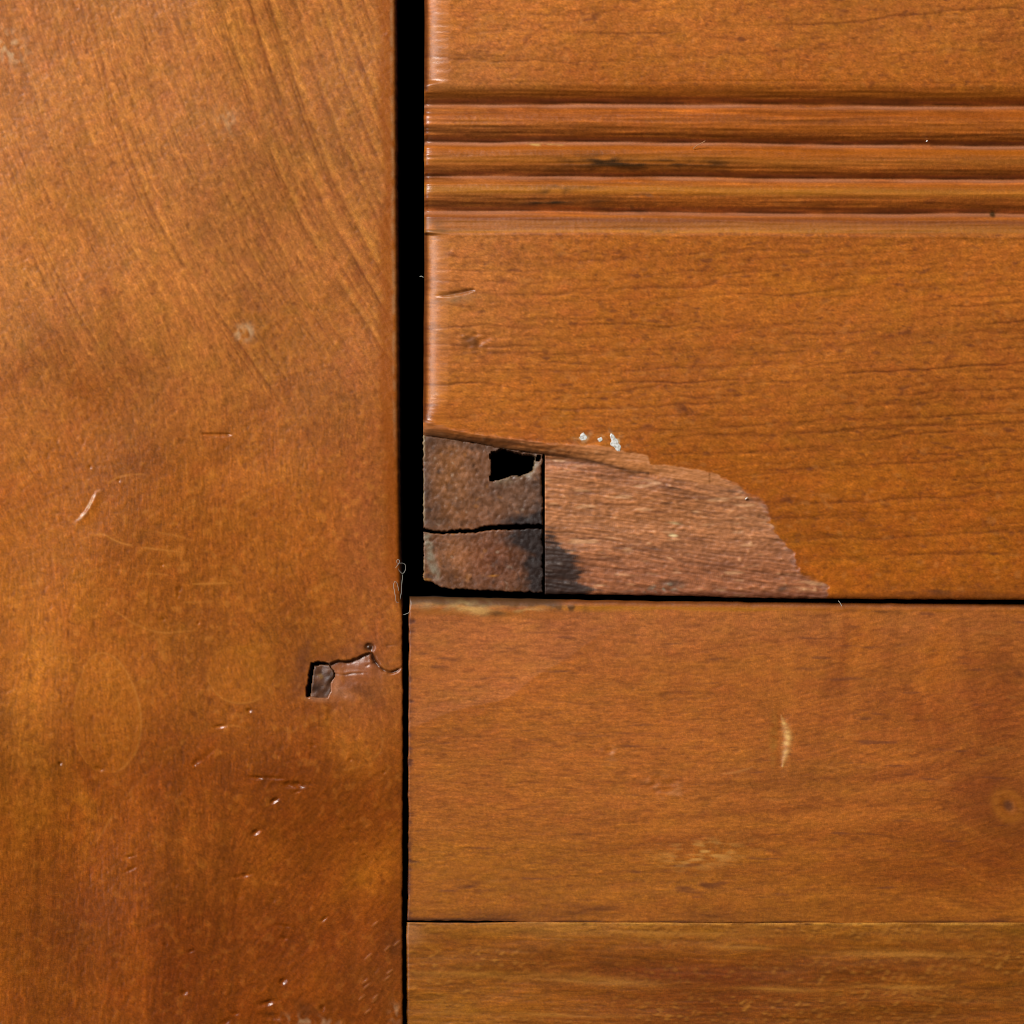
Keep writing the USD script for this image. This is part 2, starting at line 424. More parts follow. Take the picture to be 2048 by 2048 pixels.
# pale contour lines in the middle and the knots below
for pts, a in [
    ([(212, 974), (228, 958), (250, 951), (275, 948), (296, 950)], .5), ([(150, 1080), (172, 1076), (192, 1069), (208, 1067), (222, 1077), (245, 1087), (285, 1095), (330, 1100), (378, 1106)], .6),
    ([(150, 1158), (170, 1146), (190, 1140), (225, 1138), (260, 1143), (320, 1148), (342, 1151)], .55), ([(378, 1168), (430, 1167), (462, 1165)], .6),
    ([(180, 1182), (210, 1177), (240, 1180)], .35), ([(356, 1205), (400, 1204), (440, 1200), (466, 1192)], .4), ([(200, 1218), (225, 1219), (240, 1228), (262, 1244), (285, 1255), (330, 1268), (370, 1262), (410, 1260)], .4),
    ([(260, 1050), (300, 1062), (350, 1070), (400, 1086)], .3), ([(506, 1276), (520, 1273), (531, 1272)], .7),
    ([(145, 1440), (152, 1390), (165, 1345), (180, 1315), (202, 1303), (228, 1312), (252, 1340), (270, 1380), (284, 1430), (280, 1490), (255, 1530), (225, 1548), (190, 1545), (165, 1515), (148, 1480)], .55),
    ([(412, 1340), (418, 1370), (440, 1395), (470, 1408), (505, 1405), (530, 1390), (548, 1365), (553, 1335), (550, 1308), (530, 1282), (512, 1298), (490, 1288), (450, 1295), (420, 1318)], .45),
    ([(410, 1475), (430, 1455), (465, 1450), (500, 1460)], .35), ([(690, 1440), (730, 1436), (758, 1455), (768, 1485), (752, 1515), (715, 1535), (660, 1545)], .35), ([(0, 1360), (25, 1368), (45, 1385), (52, 1420)], .4),
    ([(180, 1700), (220, 1640), (240, 1600)], .25)]:
    pts = np.array(pts, float)
    tk = np.linspace(0, 1, len(pts))
    tf = np.linspace(0, 1, 6 * len(pts))
    pts = np.stack([ndi.gaussian_filter1d(PchipInterpolator(tk, pts[:, k])(tf), 3.0, mode="nearest") for k in (0, 1)], 1)
    br = np.clip(0.65 + 0.5 * b.noise(26) + 0.25 * b.noise(6), 0, 1)
    b.tint((194, 122, 60), b.line(pts, 2.1) * min(1, a * 1.05) * br)
    b.tint((176, 104, 40), b.line(pts, 7) * a * 0.35 * br)
    if len(pts) > 70:
        ins = b.inside(pts)
        b.tint((166, 94, 26), sstep(-2, 3, ins) * np.exp(-np.clip(ins, 0, None) / 26) * a * 0.6)
        b.tint((116, 56, 14), sstep(-2, 3, -ins) * (ins > -70) * np.exp(-np.clip(-ins, 0, None) / 20) * a * 0.35)
# dents with sharp lips, scratches
dents = [(515, 1555, 15, 3.2, 3, 3.2), (549, 1556, 19, 3, 4, 2.6), (588, 1569, 24, 6, 4, 5.5), (594, 1583, 7, 2.5, -15, 2.4), (549, 1601, 11, 4, -28, 4), (512, 1664, 12, 4.5, -25, 4), (261, 1713, 9, 3, -10, 3),
         (261, 1739, 12, 3, -25, 2.4), (484, 1752, 18, 4, -12, 4), (477, 1789, 10, 8, 30, 2.6), (440, 1453, 12, 3.5, -8, 3.2), (198, 1538, 8, 4, 10, 4), (566, 1878, 8, 4, 0, 3.2), (566, 1852, 16, 3, 8, 2), (647, 1839, 9, 3, -40, 2.4),
         (382, 1902, 8, 2.6, -20, 2), (566, 1963, 8, 6, -20, 3.4), (368, 1985, 6, 5, 10, 3), (536, 2005, 20, 5, -14, 3.6), (548, 2033, 26, 6, 6, 3), (498, 1421, 5, 4, 0, 3.4), (120, 1527, 3, 3, 0, 3), (625, 1490, 7, 3, 25, 2.4),
         (767, 1545, 4, 3, 0, 2.4), (388, 1530, 4, 3, 0, 2.4), (405, 1515, 26, 5, -35, 1.6), (700, 1520, 4, 3, 0, 2), (358, 1178, 6, 6, 10, 2.6), (356, 1190, 3, 7, 10, 2.6), (645, 2017, 4, 6, 20, 3), (450, 2045, 14, 6, -30, 3),
         (250, 1985, 4, 3, 0, 2), (470, 2026, 8, 4, 0, 2.4), (730, 1710, 4, 3, 0, 2), (698, 1660, 2, 2, 0, 2), (180, 935, 4, 3, 0, 2.4), (238, 961, 3, 3, 0, 2.4), (325, 1130, 3, 3, 0, 2), (397, 1246, 3, 3, 0, 2.4), (324, 1240, 6, 4, 0, 2)]
for cx, cy, rx, ry, an, dp in dents:
    m = b.blob(cx, cy, rx, ry, an, 1.6) * np.clip(1 + 0.3 * b.noise(7), 0.3, 1.6)
    b.h -= dp * 0.62 * m
    b.r = b.r * (1 - 0.5 * b.blob(cx, cy, rx * 1.4, ry * 2.2, an)) + 0.2 * 0.5 * b.blob(cx, cy, rx * 1.4, ry * 2.2, an)
    b.tint((88, 40, 14), b.blob(cx, cy - ry * 0.8, rx, ry, an) * 0.2)
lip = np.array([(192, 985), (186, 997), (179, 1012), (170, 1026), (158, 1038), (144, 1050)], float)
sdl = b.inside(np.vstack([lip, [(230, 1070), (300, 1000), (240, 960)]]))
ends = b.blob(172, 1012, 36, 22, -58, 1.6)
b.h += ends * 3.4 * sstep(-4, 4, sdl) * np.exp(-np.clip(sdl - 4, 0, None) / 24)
b.tint((206, 182, 168), ends * np.exp(-((sdl / 3.2) ** 2)) * np.clip(0.4 + 0.5 * b.noise(6, 4), 0, 1) * 0.5)  # pale tint paints in the glint along the scratch lip
b.r = b.r * (1 - ends * np.exp(-(sdl / 9) ** 2)) + 0.22 * ends * np.exp(-(sdl / 9) ** 2)
m = b.line([(405, 868), (435, 869), (464, 869)], 3.2)
b.h -= 3.0 * m
b.r = b.r * (1 - m) + 0.24 * m
# pale rubbed spots in the varnish, some painting in glints of dents
scuff_glint = np.clip(0.35 + 0.55 * b.noise(5, 7), 0, 1)
b.tint((196, 160, 138), b.blob(488, 664, 19, 17, 0, 1.4) * scuff_glint * 0.8 + b.blob(14, 92, 42, 26, 30) * scuff_glint * 0.75 + b.blob(455, 240, 22, 24, 0) * scuff_glint * 0.35 + b.blob(620, 2040, 46, 9, 6) * scuff_glint * 0.55 + b.blob(790, 2030, 10, 18, 0) * scuff_glint * 0.5)
b.tint((76, 42, 24), b.blob(612, 2020, 24, 16, 10) * 0.55 + b.blob(790, 1890, 16, 26, -30) * 0.4)
for k in range(12):
    cx, cy = 715 + 80 * rng.random(), 1850 + 180 * rng.random()
    m = b.line([(cx, cy), (cx + 14, cy - 12)], 1.6)
    b.h += 1.4 * m
    b.tint((176, 108, 62), m * 0.5)
# old filled mortise and the split running to the edge
PLUG = [(624, 1329), (640, 1327), (659, 1331), (666, 1342), (668, 1352), (662, 1372), (660, 1388), (655, 1398), (636, 1397), (617, 1394), (618, 1376), (620, 1358)]
sd = b.inside(PLUG)
b.tint((104, 54, 34), np.exp(-(np.clip(-sd, 0, 99) / 16) ** 2) * 0.45 * (0.6 + 0.4 * np.clip(med, -1, 1)))
yc = np.interp(X, [640, 655, 678, 692, 704, 716, 730, 741, 750, 757, 768], [1332, 1331, 1322, 1324, 1322, 1317, 1312, 1307, 1322, 1333, 1341]) + 1.2 * b.noise(8)
below = Y - yc
hollow = sstep(-1.5, 1.5, below) * sstep(650, 662, X) * (1 - sstep(735, 775, X))
b.h -= hollow * 7.0 * np.exp(-np.clip(below, 0, None) / (16 + 40 * (1 - sstep(660, 720, X))))
b.h += 0.8 * hollow * b.noise(24, 6) * np.exp(-np.clip(below, 0, None) / 40)
hollow = hollow * np.exp(-((below - 14) / 34) ** 2) * 30
b.tint((98, 52, 34), b.blob(700, 1335, 105, 56, -12) * 0.6 * (0.7 + 0.3 * np.clip(med, -1, 1)))
b.tint((142, 82, 58), np.clip(hollow / 30, 0, 1) * 0.95 * np.clip(0.8 + 0.3 * b.noise(14, 6), 0, 1))
b.tint((64, 34, 26), np.clip(hollow / 30, 0, 1) * np.exp(-np.clip(below, 0, None) / 9) * 0.6)  # painted shade under the upper lip of the hollow
b.tint((94, 50, 36), (b.blob(735, 1398, 60, 16, 20) + b.blob(700, 1306, 50, 9, -18) + b.blob(598, 1355, 16, 50, 12)) * np.clip(0.5 + 0.5 * b.noise(22, 12), 0, 1) * 0.55)
b.tint((92, 52, 32), b.blob(676, 1383, 9, 7) * 0.6 + b.blob(722, 1378, 30, 14, 20) * 0.35)
b.tint((176, 116, 92), b.blob(672, 1372, 7, 22, 12) * 0.7 + b.blob(690, 1388, 16, 9, 20) * 0.5 + b.blob(640, 1401, 22, 4, 3) * 0.4)
b.tint((100, 54, 40), b.blob(735, 1290, 42, 10, -20) * 0.35 + b.blob(610, 1300, 12, 34, 25) * 0.4)
for pts, w, dp in [([(660, 1331), (678, 1322), (692, 1324), (704, 1322), (707, 1318), (716, 1316), (730, 1311), (740, 1306)], 2.2, 3), ([(731, 1333), (738, 1329), (751, 1325), (757, 1333)], 1.8, 2.5), ([(669, 1348), (690, 1350), (704, 1347), (735, 1346)], 1.6, 1.6),
                   ([(743, 1300), (746, 1312), (750, 1322), (759, 1333), (768, 1341), (780, 1346), (793, 1342), (806, 1332)], 3.0, 5), ([(744, 1306), (748, 1318), (757, 1333)], 4.5, 5), ([(671, 1372), (682, 1385), (690, 1392)], 1.6, 1.4), ([(764, 1292), (790, 1289), (806, 1292)], 1.5, 1)]:
    m = b.line(pts, w)
    m = m * np.clip(0.75 + 0.4 * b.noise(7), 0.2, 1)
    b.h -= dp * m
    b.tint((30, 14, 10), m * (0.9 if dp > 2.6 else 0.6))
m = b.blob(739, 1295, 9, 8, 0, 2)
b.h -= 6 * m
b.h += 4 * b.blob(738, 1295, 4.5, 4, 0, 2)
b.tint((48, 32, 26), m * 0.9)
sd2 = b.inside([(624, 1327), (640, 1325), (656, 1328), (663, 1342), (664, 1352), (658, 1372), (656, 1388), (652, 1394), (636, 1394), (616, 1392), (615.5, 1376), (618.5, 1352)]) + 0.8 * b.noise(5)
b.h -= 26 * sstep(-1.5, 0.5, sd2)
b.tint((30, 15, 9), sstep(-1.5, 0.5, sd2) * 0.9)
b.tint((52, 26, 18), np.exp(-(sd2 / 3.0) ** 2) * 0.6 * np.clip((1 - sstep(626, 642, X)) + (1 - sstep(1328, 1340, Y)), 0, 1))  # painted shadow along the pocket's left and top rim
b.tint((150, 104, 88), np.exp(-((sd2 + 3) / 3.5) ** 2) * 0.5 * np.clip(sstep(650, 660, X) + sstep(1388, 1394, Y), 0, 1))
# worn arris of the opening
EX = EDGE(Y)
b.tint((138, 66, 10), sstep(-46, -28, X - EX + 6 * med) * (1 - sstep(1150, 1230, Y)) * 0.62)
b.tint((158, 112, 84), np.exp(-(((X - EX + 11) / 3.2) ** 2)) * (1 - sstep(760, 1000, Y)) * np.clip(0.6 + 0.4 * b.noise(5, 9), 0, 1) * 0.75)
b.tint((70, 34, 14), sstep(-8, -4, X - EX) * (1 - sstep(1190, 1230, Y)) * 0.8)
b.tint((86, 44, 20), sstep(-7, -1, X - EX) * sstep(1215, 1240, Y) * 0.55)
post = b

xs = samples(OUT, 800, None, 12)
ys = samples(OUT, 2288, None, None)
x, y = np.meshgrid(xs, ys)
ed = EDGE(ys) + jitter(len(ys), 0.35, 2)
x = x + (ed - 800)[:, None] * sstep(600, 800, x)
d = ed[:, None] - x
rx = 3 + 9 * (1 - sstep(1195, 1232, y))
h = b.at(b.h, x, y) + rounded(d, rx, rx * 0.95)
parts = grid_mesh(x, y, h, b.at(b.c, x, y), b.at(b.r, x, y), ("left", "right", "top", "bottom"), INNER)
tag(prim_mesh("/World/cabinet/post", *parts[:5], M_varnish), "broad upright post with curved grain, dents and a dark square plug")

# plug in the mortise
p = Board(606, 682, 1316, 1410)
sd = p.inside([(a + 0.0, c) for a, c in [(627, 1332), (641, 1329), (659, 1330), (668, 1342), (670, 1352), (665, 1372), (663, 1389), (658, 1400), (637, 1399), (619, 1397), (621, 1376), (623, 1358)]])
p.c[:] = lin((78, 47, 34))
p.gain(np.exp(0.2 * p.noise(6) + 0.12 * p.noise(14)))
p.tint((120, 84, 44), np.clip(p.noise(6) - 1.6, 0, 1) * 0.8)
p.tint((120, 88, 76), np.exp(-((sd - 1) / 2.0) ** 2) * 0.35)
p.r[:] = 0.42
p.h = -7 + 0.9 * p.noise(7) + 0.8 * p.noise(16) + 2.0 * sstep(628, 664, p.X)
p.h = np.where(sd > 0, p.h - 3 * (1 - sstep(0, 3, sd)), -28)
xs = np.arange(612, 676, 1.0)
ys = np.arange(1322, 1404, 1.0)
x, y = np.meshgrid(xs, ys)
parts = grid_mesh(x, y, p.at(p.h, x, y), p.at(p.c, x, y), p.at(p.r, x, y), (), INNER)
P, Q, C, R, N, (vx, vy, vh) = parts
keep = (vh[Q] > -27.5).any(1)
tag(prim_mesh("/World/cabinet/plug", P, Q[keep], C, R, N, M_endgrain), "small dark square wooden plug let into the post")

# ---- rail below the drawer
b = Board(790, 2288, 1170, 1870)
X, Y = b.X, b.Y
RT = curve([(790, 1192), (820, 1193), (1000, 1197), (1090, 1199), (1400, 1203.5), (1500, 1204.5), (2048, 1208.5), (2288, 1210)])
RB = curve([(790, 1841), (815, 1842), (1000, 1843.5), (1100, 1846), (1380, 1847), (2048, 1847), (2288, 1847)])
RL = curve([(1170, 818.5), (1205, 818.5), (1240, 817), (1330, 817), (1450, 816), (1700, 815.5), (1840, 813.8), (1870, 813.5)])
swirl = -0.28 * b.blob(1850, 1480, 380, 230, 0) - 0.18 * b.blob(1750, 1300, 260, 90) + 0.02
swirl += 0.5 * b.blob(2010, 1680, 120, 60) * np.sign(Y - 1610) * -0.5
fib = b.lic(np.ones_like(X), swirl, 5)
fib2 = b.lic(np.ones_like(X), swirl, 14, 1.2)
big, med, spk = b.fbm(420, 170, 3), b.fbm(120, 60, 3), b.noise(3.4)
b.c[:] = lin((166, 93, 38))
b.tint((167, 95, 56), b.blob(1000, 1260, 380, 70, 0) * 0.75 + b.blob(1750, 1250, 400, 40) * 0.5)
b.tint((158, 90, 28), sstep(1600, 1760, Y) * 0.8)
b.tint((162, 96, 30), b.blob(1020, 1720, 240, 60, 3) * 0.5 + b.blob(1560, 1740, 200, 80, 10) * 0.35)
b.tint((146, 76, 30), b.blob(1900, 1480, 260, 180, 0) * 0.7 + b.blob(1500, 1420, 260, 90) * 0.3)
b.tint((138, 66, 16), b.blob(1950, 1720, 320, 90) * 0.7 + b.blob(1290, 1690, 160, 40, 8) * 0.25)
b.tint((174, 94, 30), b.blob(1724, 1275, 34, 66, 10) * 0.7 + b.blob(1872, 1330, 26, 90, 12) * 0.75 + b.blob(1790, 1180, 60, 60) * 0.2)
b.tint((132, 64, 24), b.blob(1688, 1300, 10, 100, 5) * 0.5 + b.blob(1850, 1425, 54, 34, 30) * 0.7 + b.blob(2000, 1390, 60, 130) * 0.6 + b.blob(1960, 1600, 70, 60, 30) * 0.5)
for k in range(9):
    y0 = 1520 + 34 * k
    pts = [(x, y0 + 16 * math.sin((x - 1250) / 240 + 0.6 * k) - 0.02 * (x - 1400) - 60 * math.exp(-(((x - 2018) / 90) ** 2)) * (1 if y0 < 1612 else -1)) for x in range(1150, 2080, 40)]
    b.tint((120, 58, 20) if k % 2 else (180, 104, 42), b.line(pts, 7 + 3 * (k % 3)) * 0.28)
for k in range(7):
    pts = [(1560 + 78 * k + 26 * math.sin(t * 2.2 + k), 1225 + 260 * t) for t in np.linspace(0, 1, 9)]
    b.tint((124, 60, 24) if k % 2 else (178, 102, 44), b.line(pts, 13) * 0.26)
# step of tone along one growth line on the left
yl = 1446 - 0.25 * (X - 818) - 34 * sstep(1000, 1100, X) - 60 * sstep(1080, 1220, X) + 5 * b.noise(60, 60)
b.tint((171, 98, 58), sstep(-4, 2, yl - Y) * np.exp(-np.clip(yl - Y, 0, None) / 60) * (1 - sstep(1080, 1280, X)) * 0.75)
b.tint((160, 84, 26), sstep(-2, 3, Y - yl) * np.exp(-np.clip(Y - yl, 0, None) / 50) * (1 - sstep(1120, 1300, X)) * 0.6)
b.gain(np.exp(0.04 * big + 0.045 * med))
b.gain(np.exp(0.085 * fib + 0.055 * fib2 + 0.04 * spk + 0.085 * b.grit()))
b.mottle(0.024, 14, 6)
b.tint((100, 54, 40), np.clip(-b.noise(26, 3.4) - 1.75, 0, 1) * 0.6)
b.tint((188, 118, 64), np.clip(b.noise(20, 4) - 2.0, 0, 1) * 0.2)
b.tint((70, 34, 18), sstep(-10, -1, Y - RB(X) + 3 * b.noise(60, 8)) * np.clip(0.6 + 0.45 * b.noise(50, 8), 0, 1) * 0.8)
b.tint((40, 20, 12), np.exp(-(((Y - RB(X) + 2) / 2.4) ** 2)) * np.clip(0.45 + 0.6 * b.noise(40, 20), 0, 1) * 0.7)
b.h += 0.09 * fib + 0.04 * fib2 + 0.05 * spk + 0.2 * b.noise(60, 30) + 2.2 * b.noise(260, 160)
b.r[:] = 0.42
# little knot near the right end and its halo
for k, (rr, col, a) in enumerate([(60, (110, 52, 16), .5), (30, (178, 104, 34), .8), (22, (132, 66, 20), .8), (15, (178, 100, 34), .7), (11, (104, 58, 36), .9)]):
    b.tint(col, b.blob(2018, 1612, rr * 0.95, rr * 1.2, -35, 2 if k else 1) * min(1, a * 1.2))
b.tint((104, 50, 22), np.clip(-b.noise(12, 2.8) - 0.8, 0, 1) * 0.32)
b.h -= 1.5 * b.blob(2018, 1612, 12, 16, -35, 2)
b.tint((92, 46, 26), b.blob(2040, 1350, 12, 8, 20) * 0.7 + b.blob(2005, 1330, 30, 24, 0) * 0.3)
# moon-shaped pale dent
m = b.line([(1564, 1432), (1573, 1455), (1576, 1480), (1573, 1510), (1566, 1534)], 8)
grit = np.clip(0.75 + 0.3 * b.noise(10, 3), 0, 1.2)
b.tint((216, 166, 108), m * grit * 0.85)
b.tint((186, 120, 60), b.blob(1548, 1480, 8, 48, 2, 1.4) * grit * 0.8)
b.h -= 3.2 * b.blob(1562, 1482, 15, 52, 0, 1.5)
b.h += 1.0 * m
m = b.line([(1440, 1549), (1470, 1546), (1498, 1538), (1510, 1532)], 2.4)
b.tint((188, 122, 72), m * 0.55)
# rubbed and bruised areas
rub = np.clip(0.2 + 0.6 * b.noise(12, 3), 0, 1)
b.tint((206, 146, 84), b.blob(1405, 1708, 66, 24, -6) * rub * 0.9)
b.tint((188, 122, 84), b.blob(1330, 1575, 34, 16, 15) * np.clip(b.noise(9, 6), 0, 1) * 0.8 + b.blob(1220, 1510, 14, 14) * np.clip(b.noise(9, 6), 0, 1) * 0.7)
b.h += 1.2 * (b.blob(1330, 1575, 36, 18, 15) + b.blob(1220, 1510, 14, 14)) * b.noise(10, 6)
b.tint((92, 46, 30), (b.blob(1395, 1772, 90, 12, -5) + b.blob(960, 1775, 60, 10)) * np.clip(0.3 + 0.7 * b.noise(16, 4), 0, 1) * 0.8)
b.tint((84, 42, 22), b.blob(1175, 1822, 90, 14, 0) * np.clip(0.6 + 0.4 * b.noise(20, 5), 0, 1) * 0.75 + b.blob(1000, 1832, 120, 9) * 0.45 + b.blob(1420, 1832, 80, 9) * 0.5)
b.tint((88, 48, 26), b.blob(1160, 1670, 34, 2.4, -3) * 0.6)
b.tint((92, 48, 30), b.blob(1830, 1608, 14, 3, -5) * 0.5)
# worn upper arris: yellow wear with pale bare patches on the left
ET = RT(X)
dt = Y - ET
wear = np.clip(0.85 + 0.25 * b.noise(50, 8), 0, 1)
b.tint((150, 82, 14), sstep(6, 9, dt) * (1 - sstep(13, 19 + 3 * b.noise(40, 9), dt)) * wear * 0.9)
b.tint((172, 110, 28), sstep(10, 13, dt) * (1 - sstep(15, 21 + 3 * b.noise(60, 9), dt)) * wear * 0.6 * (1 - sstep(1500, 1700, X)))
b.tint((92, 44, 10), (1 - sstep(4, 10, dt)) * 0.85)  # dark rim paints in the shadow of the drawer above
left = 1 - sstep(1090, 1170, X + 14 * b.noise(30, 8))
b.tint((74, 48, 30), left * (1 - sstep(13, 21, dt + 3 * b.noise(20, 8))) * 0.85)
b.tint((150, 84, 20), left * np.exp(-(((dt - 30) / 9) ** 2)) * np.clip(0.7 + 0.5 * b.noise(40, 6), 0, 1) * 0.7)
b.tint((138, 116, 84), left * b.blob(925, 1212, 60, 10) * np.clip(0.5 + 0.6 * b.noise(10, 5), 0, 1) * 0.8 + left * b.blob(850, 1212, 30, 7) * 0.35)
b.tint((190, 142, 92), b.blob(952, 1221, 38, 8, 8) * 1.2 * np.clip(0.6 + 0.5 * b.noise(12, 4), 0, 1) * 0.95 + b.blob(1050, 1221, 40, 4, -4) * np.clip(b.noise(14, 4), 0, 1) * 0.7)
b.tint((72, 42, 20), b.blob(1140, 1217, 40, 8) * np.clip(b.noise(9, 6) + 0.2, 0, 1) * 0.9 + b.blob(1000, 1226, 40, 6, -10) * np.clip(b.noise(14, 5), 0, 1) * 0.7)
b.tint((104, 56, 26), b.blob(1740, 1222, 70, 4, 3) * np.clip(b.noise(14, 4) + 0.3, 0, 1) * 0.9)
# saw marks along the left end
dl = X - RL(Y)
teeth = np.clip(0.35 + 0.5 * b.noise(10, 4) + 0.45 * b.noise(16, 30) - dl / 13, 0, 1) * (dl < 30) * sstep(1212, 1240, Y)
b.tint((62, 32, 34), teeth * 0.75)
b.tint((96, 48, 34), np.exp(-(np.clip(dl, 0, None) / 9) ** 2) * 0.4 * sstep(1212, 1240, Y))
b.h -= 0.5 * teeth
rail = b

xs = samples(816, 2288, 4, None)
ys = samples(1200, 1847, 16, 3)
x, y = np.meshgrid(xs, ys)
el = RL(ys) + jitter(len(ys), 0.5, 2.5)
x = x + (el - 816)[:, None] * (1 - sstep(816, 960, x))
et = RT(x) + np.interp(x, xs, jitter(len(xs), 0.4, 4))
eb = RB(x) + np.interp(x, xs, jitter(len(xs), 0.5, 3))
y = y + (et - 1200) * (1 - sstep(1200, 1400, y)) + (eb - 1847) * sstep(1700, 1847, y)
el2 = np.interp(y, ys, el)
lw = 1 - sstep(1060, 1180, x)
h = b.at(b.h, x, y) + rounded(y - et, 14 + 12 * lw, 10 + 8 * lw) + rounded(eb - y, 1.6, 1) + rounded(x - el2, 4, 4) - 13
parts = grid_mesh(x, y, h, b.at(b.c, x, y), b.at(b.r, x, y), ("left", "right", "top", "bottom"), INNER)
tag(prim_mesh("/World/cabinet/rail", *parts[:5], M_fibre), "horizontal rail under the drawer with a pale crescent dent and worn top edge")

# ---- rail at the foot
b = Board(790, 2288, 1830, 2288)
X, Y = b.X, b.Y
wx = X + 9 * b.noise(70, 40)
wy = Y + 5 * b.noise(120, 30)
dash = np.clip(b.noise(9, 3.2) - 0.1, 0, 1.3) * np.clip(0.85 + 0.25 * b.noise(26, 12), 0, 1.2) * np.clip(0.7 + 0.5 * np.sin(2 * np.pi * (X + 0.8 * Y) / 22 + 2.4 * b.noise(60, 30)), 0.1, 1.2)
weave = dash * np.clip(0.85 + 0.4 * b.noise(140, 26), 0.2, 1.4)
fib = b.lic(np.ones_like(X), 0.015 + 0 * X, 8)
fib2 = b.lic(np.ones_like(X), 0.03 + 0 * X, 30, 1.5)
b.c[:] = lin((138, 76, 18))
b.tint((148, 92, 28), (1 - sstep(1856, 1890, Y)) * 0.6)
b.tint((196, 134, 62), np.exp(-(((Y - RB(X) - 2) / 2.4) ** 2)) * sstep(900, 1150, X) * np.clip(0.55 + 0.4 * b.noise(30, 8), 0, 1))  # bright line painted where the upward edge catches light
b.tint((116, 54, 14), b.blob(1350, 1945, 320, 32, 2) * 0.75 + b.blob(1420, 2010, 260, 60) * 0.65 + b.blob(1800, 1935, 200, 26) * 0.35 + b.blob(1900, 2030, 200, 30) * 0.4)
b.tint((158, 100, 40), b.blob(1490, 1895, 60, 8) * 0.5 + b.blob(950, 1950, 170, 8, 0) * 0.4 + b.blob(1200, 1963, 110, 9, 3) * 0.6 + b.blob(1560, 1980, 80, 7) * 0.45 + b.blob(1830, 1910, 120, 9) * 0.45 + b.blob(1790, 1976, 70, 7) * 0.4)
b.tint((150, 92, 24), b.blob(900, 2020, 120, 50) * 0.5)
b.tint((160, 100, 66), b.blob(824, 1866, 20, 26) * 0.8)  # pinkish light on the corner, put into the colour
b.tint((164, 108, 56), b.blob(1080, 1860, 110, 12) * 0.4)
b.gain(np.exp(0.04 * b.fbm(200, 40, 3)))
b.gain(np.exp(0.12 * fib + 0.075 * fib2 + 0.04 * b.noise(3.4) + 0.085 * b.grit()))
b.mottle(0.03, 14, 5)
b.tint((176, 112, 46), weave * 0.33)
for cx, cy, w, h in [(1490, 1895, 60, 5), (930, 1950, 170, 5), (1210, 1963, 120, 6), (1560, 1980, 80, 5), (1830, 1910, 130, 6), (1790, 1976, 80, 5), (1330, 1868, 160, 5), (1900, 2000, 120, 4), (1050, 2030, 160, 5)]:
    b.tint((176, 114, 50), b.blob(cx, cy, w, h, 1) * np.clip(0.65 + 0.35 * fib2, 0, 1) * 0.75)
b.tint((92, 46, 12), np.clip(np.roll(weave, 2, 0) - weave, 0, 1) * 0.4 + np.clip(-b.noise(30, 4) - 1.6, 0, 1) * 0.5)
b.h += 0.08 * weave + 0.12 * fib + 0.12 * fib2 + 0.8 * b.noise(80, 20)
b.r[:] = 0.42
xs = samples(812, 2288, 6, None)
ys = samples(1850, 2288, 5, None)
x, y = np.meshgrid(xs, ys)
el = 812.4 + jitter(len(ys), 0.5, 2) + 1.0 * (1 - sstep(1850, 1870, ys))
x = x + (el - 812)[:, None] * (1 - sstep(812, 900, x))
gap = 4.8 * (1 - sstep(940, 1080, x)) - 0.5
et = RB(x) + gap + np.interp(x, xs, jitter(len(xs), 0.25, 6))
y = y + (et - 1850) * (1 - sstep(1850, 1990, y))
h = b.at(b.h, x, y) + rounded(y - et, 2.5, 1.6) + rounded(x - np.interp(y, ys, el), 7, 5) - 10
parts = grid_mesh(x, y, h, b.at(b.c, x, y), b.at(b.r, x, y), ("left", "right", "top", "bottom"), INNER)
tag(prim_mesh("/World/cabinet/rail_001", *parts[:5], M_fibre), "olive brown rail with short pale flecks along the foot")

# ---- near-black backing, painted shade inside the cabinet
bx = [((-240 - 1024) * S, (2288 - 1024) * S), (410 * S, 440 * S), ((1024 - 2288) * S, (1024 + 240) * S)]
import trimesh
panel = trimesh.creation.box(bounds=np.array(bx).T)
usdkit.mesh(stage, "/World/cabinet/dark_backing", panel, M_dark)

# ================================================================ the drawer
drawer = thing("drawer", "varnished drawer front with carved beads, its lower corner split away from the joint", "drawer")
b = Board(830, 2288, OUT, 1216)
X, Y = b.X, b.Y
DB = curve([(830, 1187), (1090, 1188.5), (1400, 1193), (1500, 1196.0), (2048, 1200), (2288, 1202)])
DL = curve([(-240, 848.5), (0, 848), (560, 847.5), (700, 846.5), (850, 845.5), (1216, 845.5)])
FIN = [(820, 832), (846, 840), (872, 848), (902, 857), (950, 866), (1000, 873), (1050, 879), (1100, 886), (1150, 889), (1200, 894), (1244, 898), (1270, 905), (1294, 913), (1302, 928), (1335, 931), (1364, 935), (1408, 943), (1450, 955), (1471, 966), (1493, 983),
       (1526, 999), (1536, 1016), (1541, 1044), (1557, 1075), (1582, 1099), (1590, 1117), (1592, 1132), (1604, 1145), (1632, 1158), (1662, 1172), (1656, 1184), (1648, 1230), (820, 1230)]
FY = curve([p for p in FIN[:20]])
K = curve([(820, 868), (846, 872), (880, 876), (920, 882), (960, 889), (1000, 897), (1040, 903), (1072, 908), (1100, 912), (1158, 919), (1206, 928), (1241, 938), (1276, 945), (1311, 952), (1360, 962), (1600, 1000)])
wob = 3 * b.noise(14, 5) + 1.6 * b.noise(6, 3)
sdf = b.inside(FIN) + wob * 0.4
scar = sstep(-2.0, 2.0, sdf)
kx = Y - K(X) + 0.8 * b.noise(16, 5)
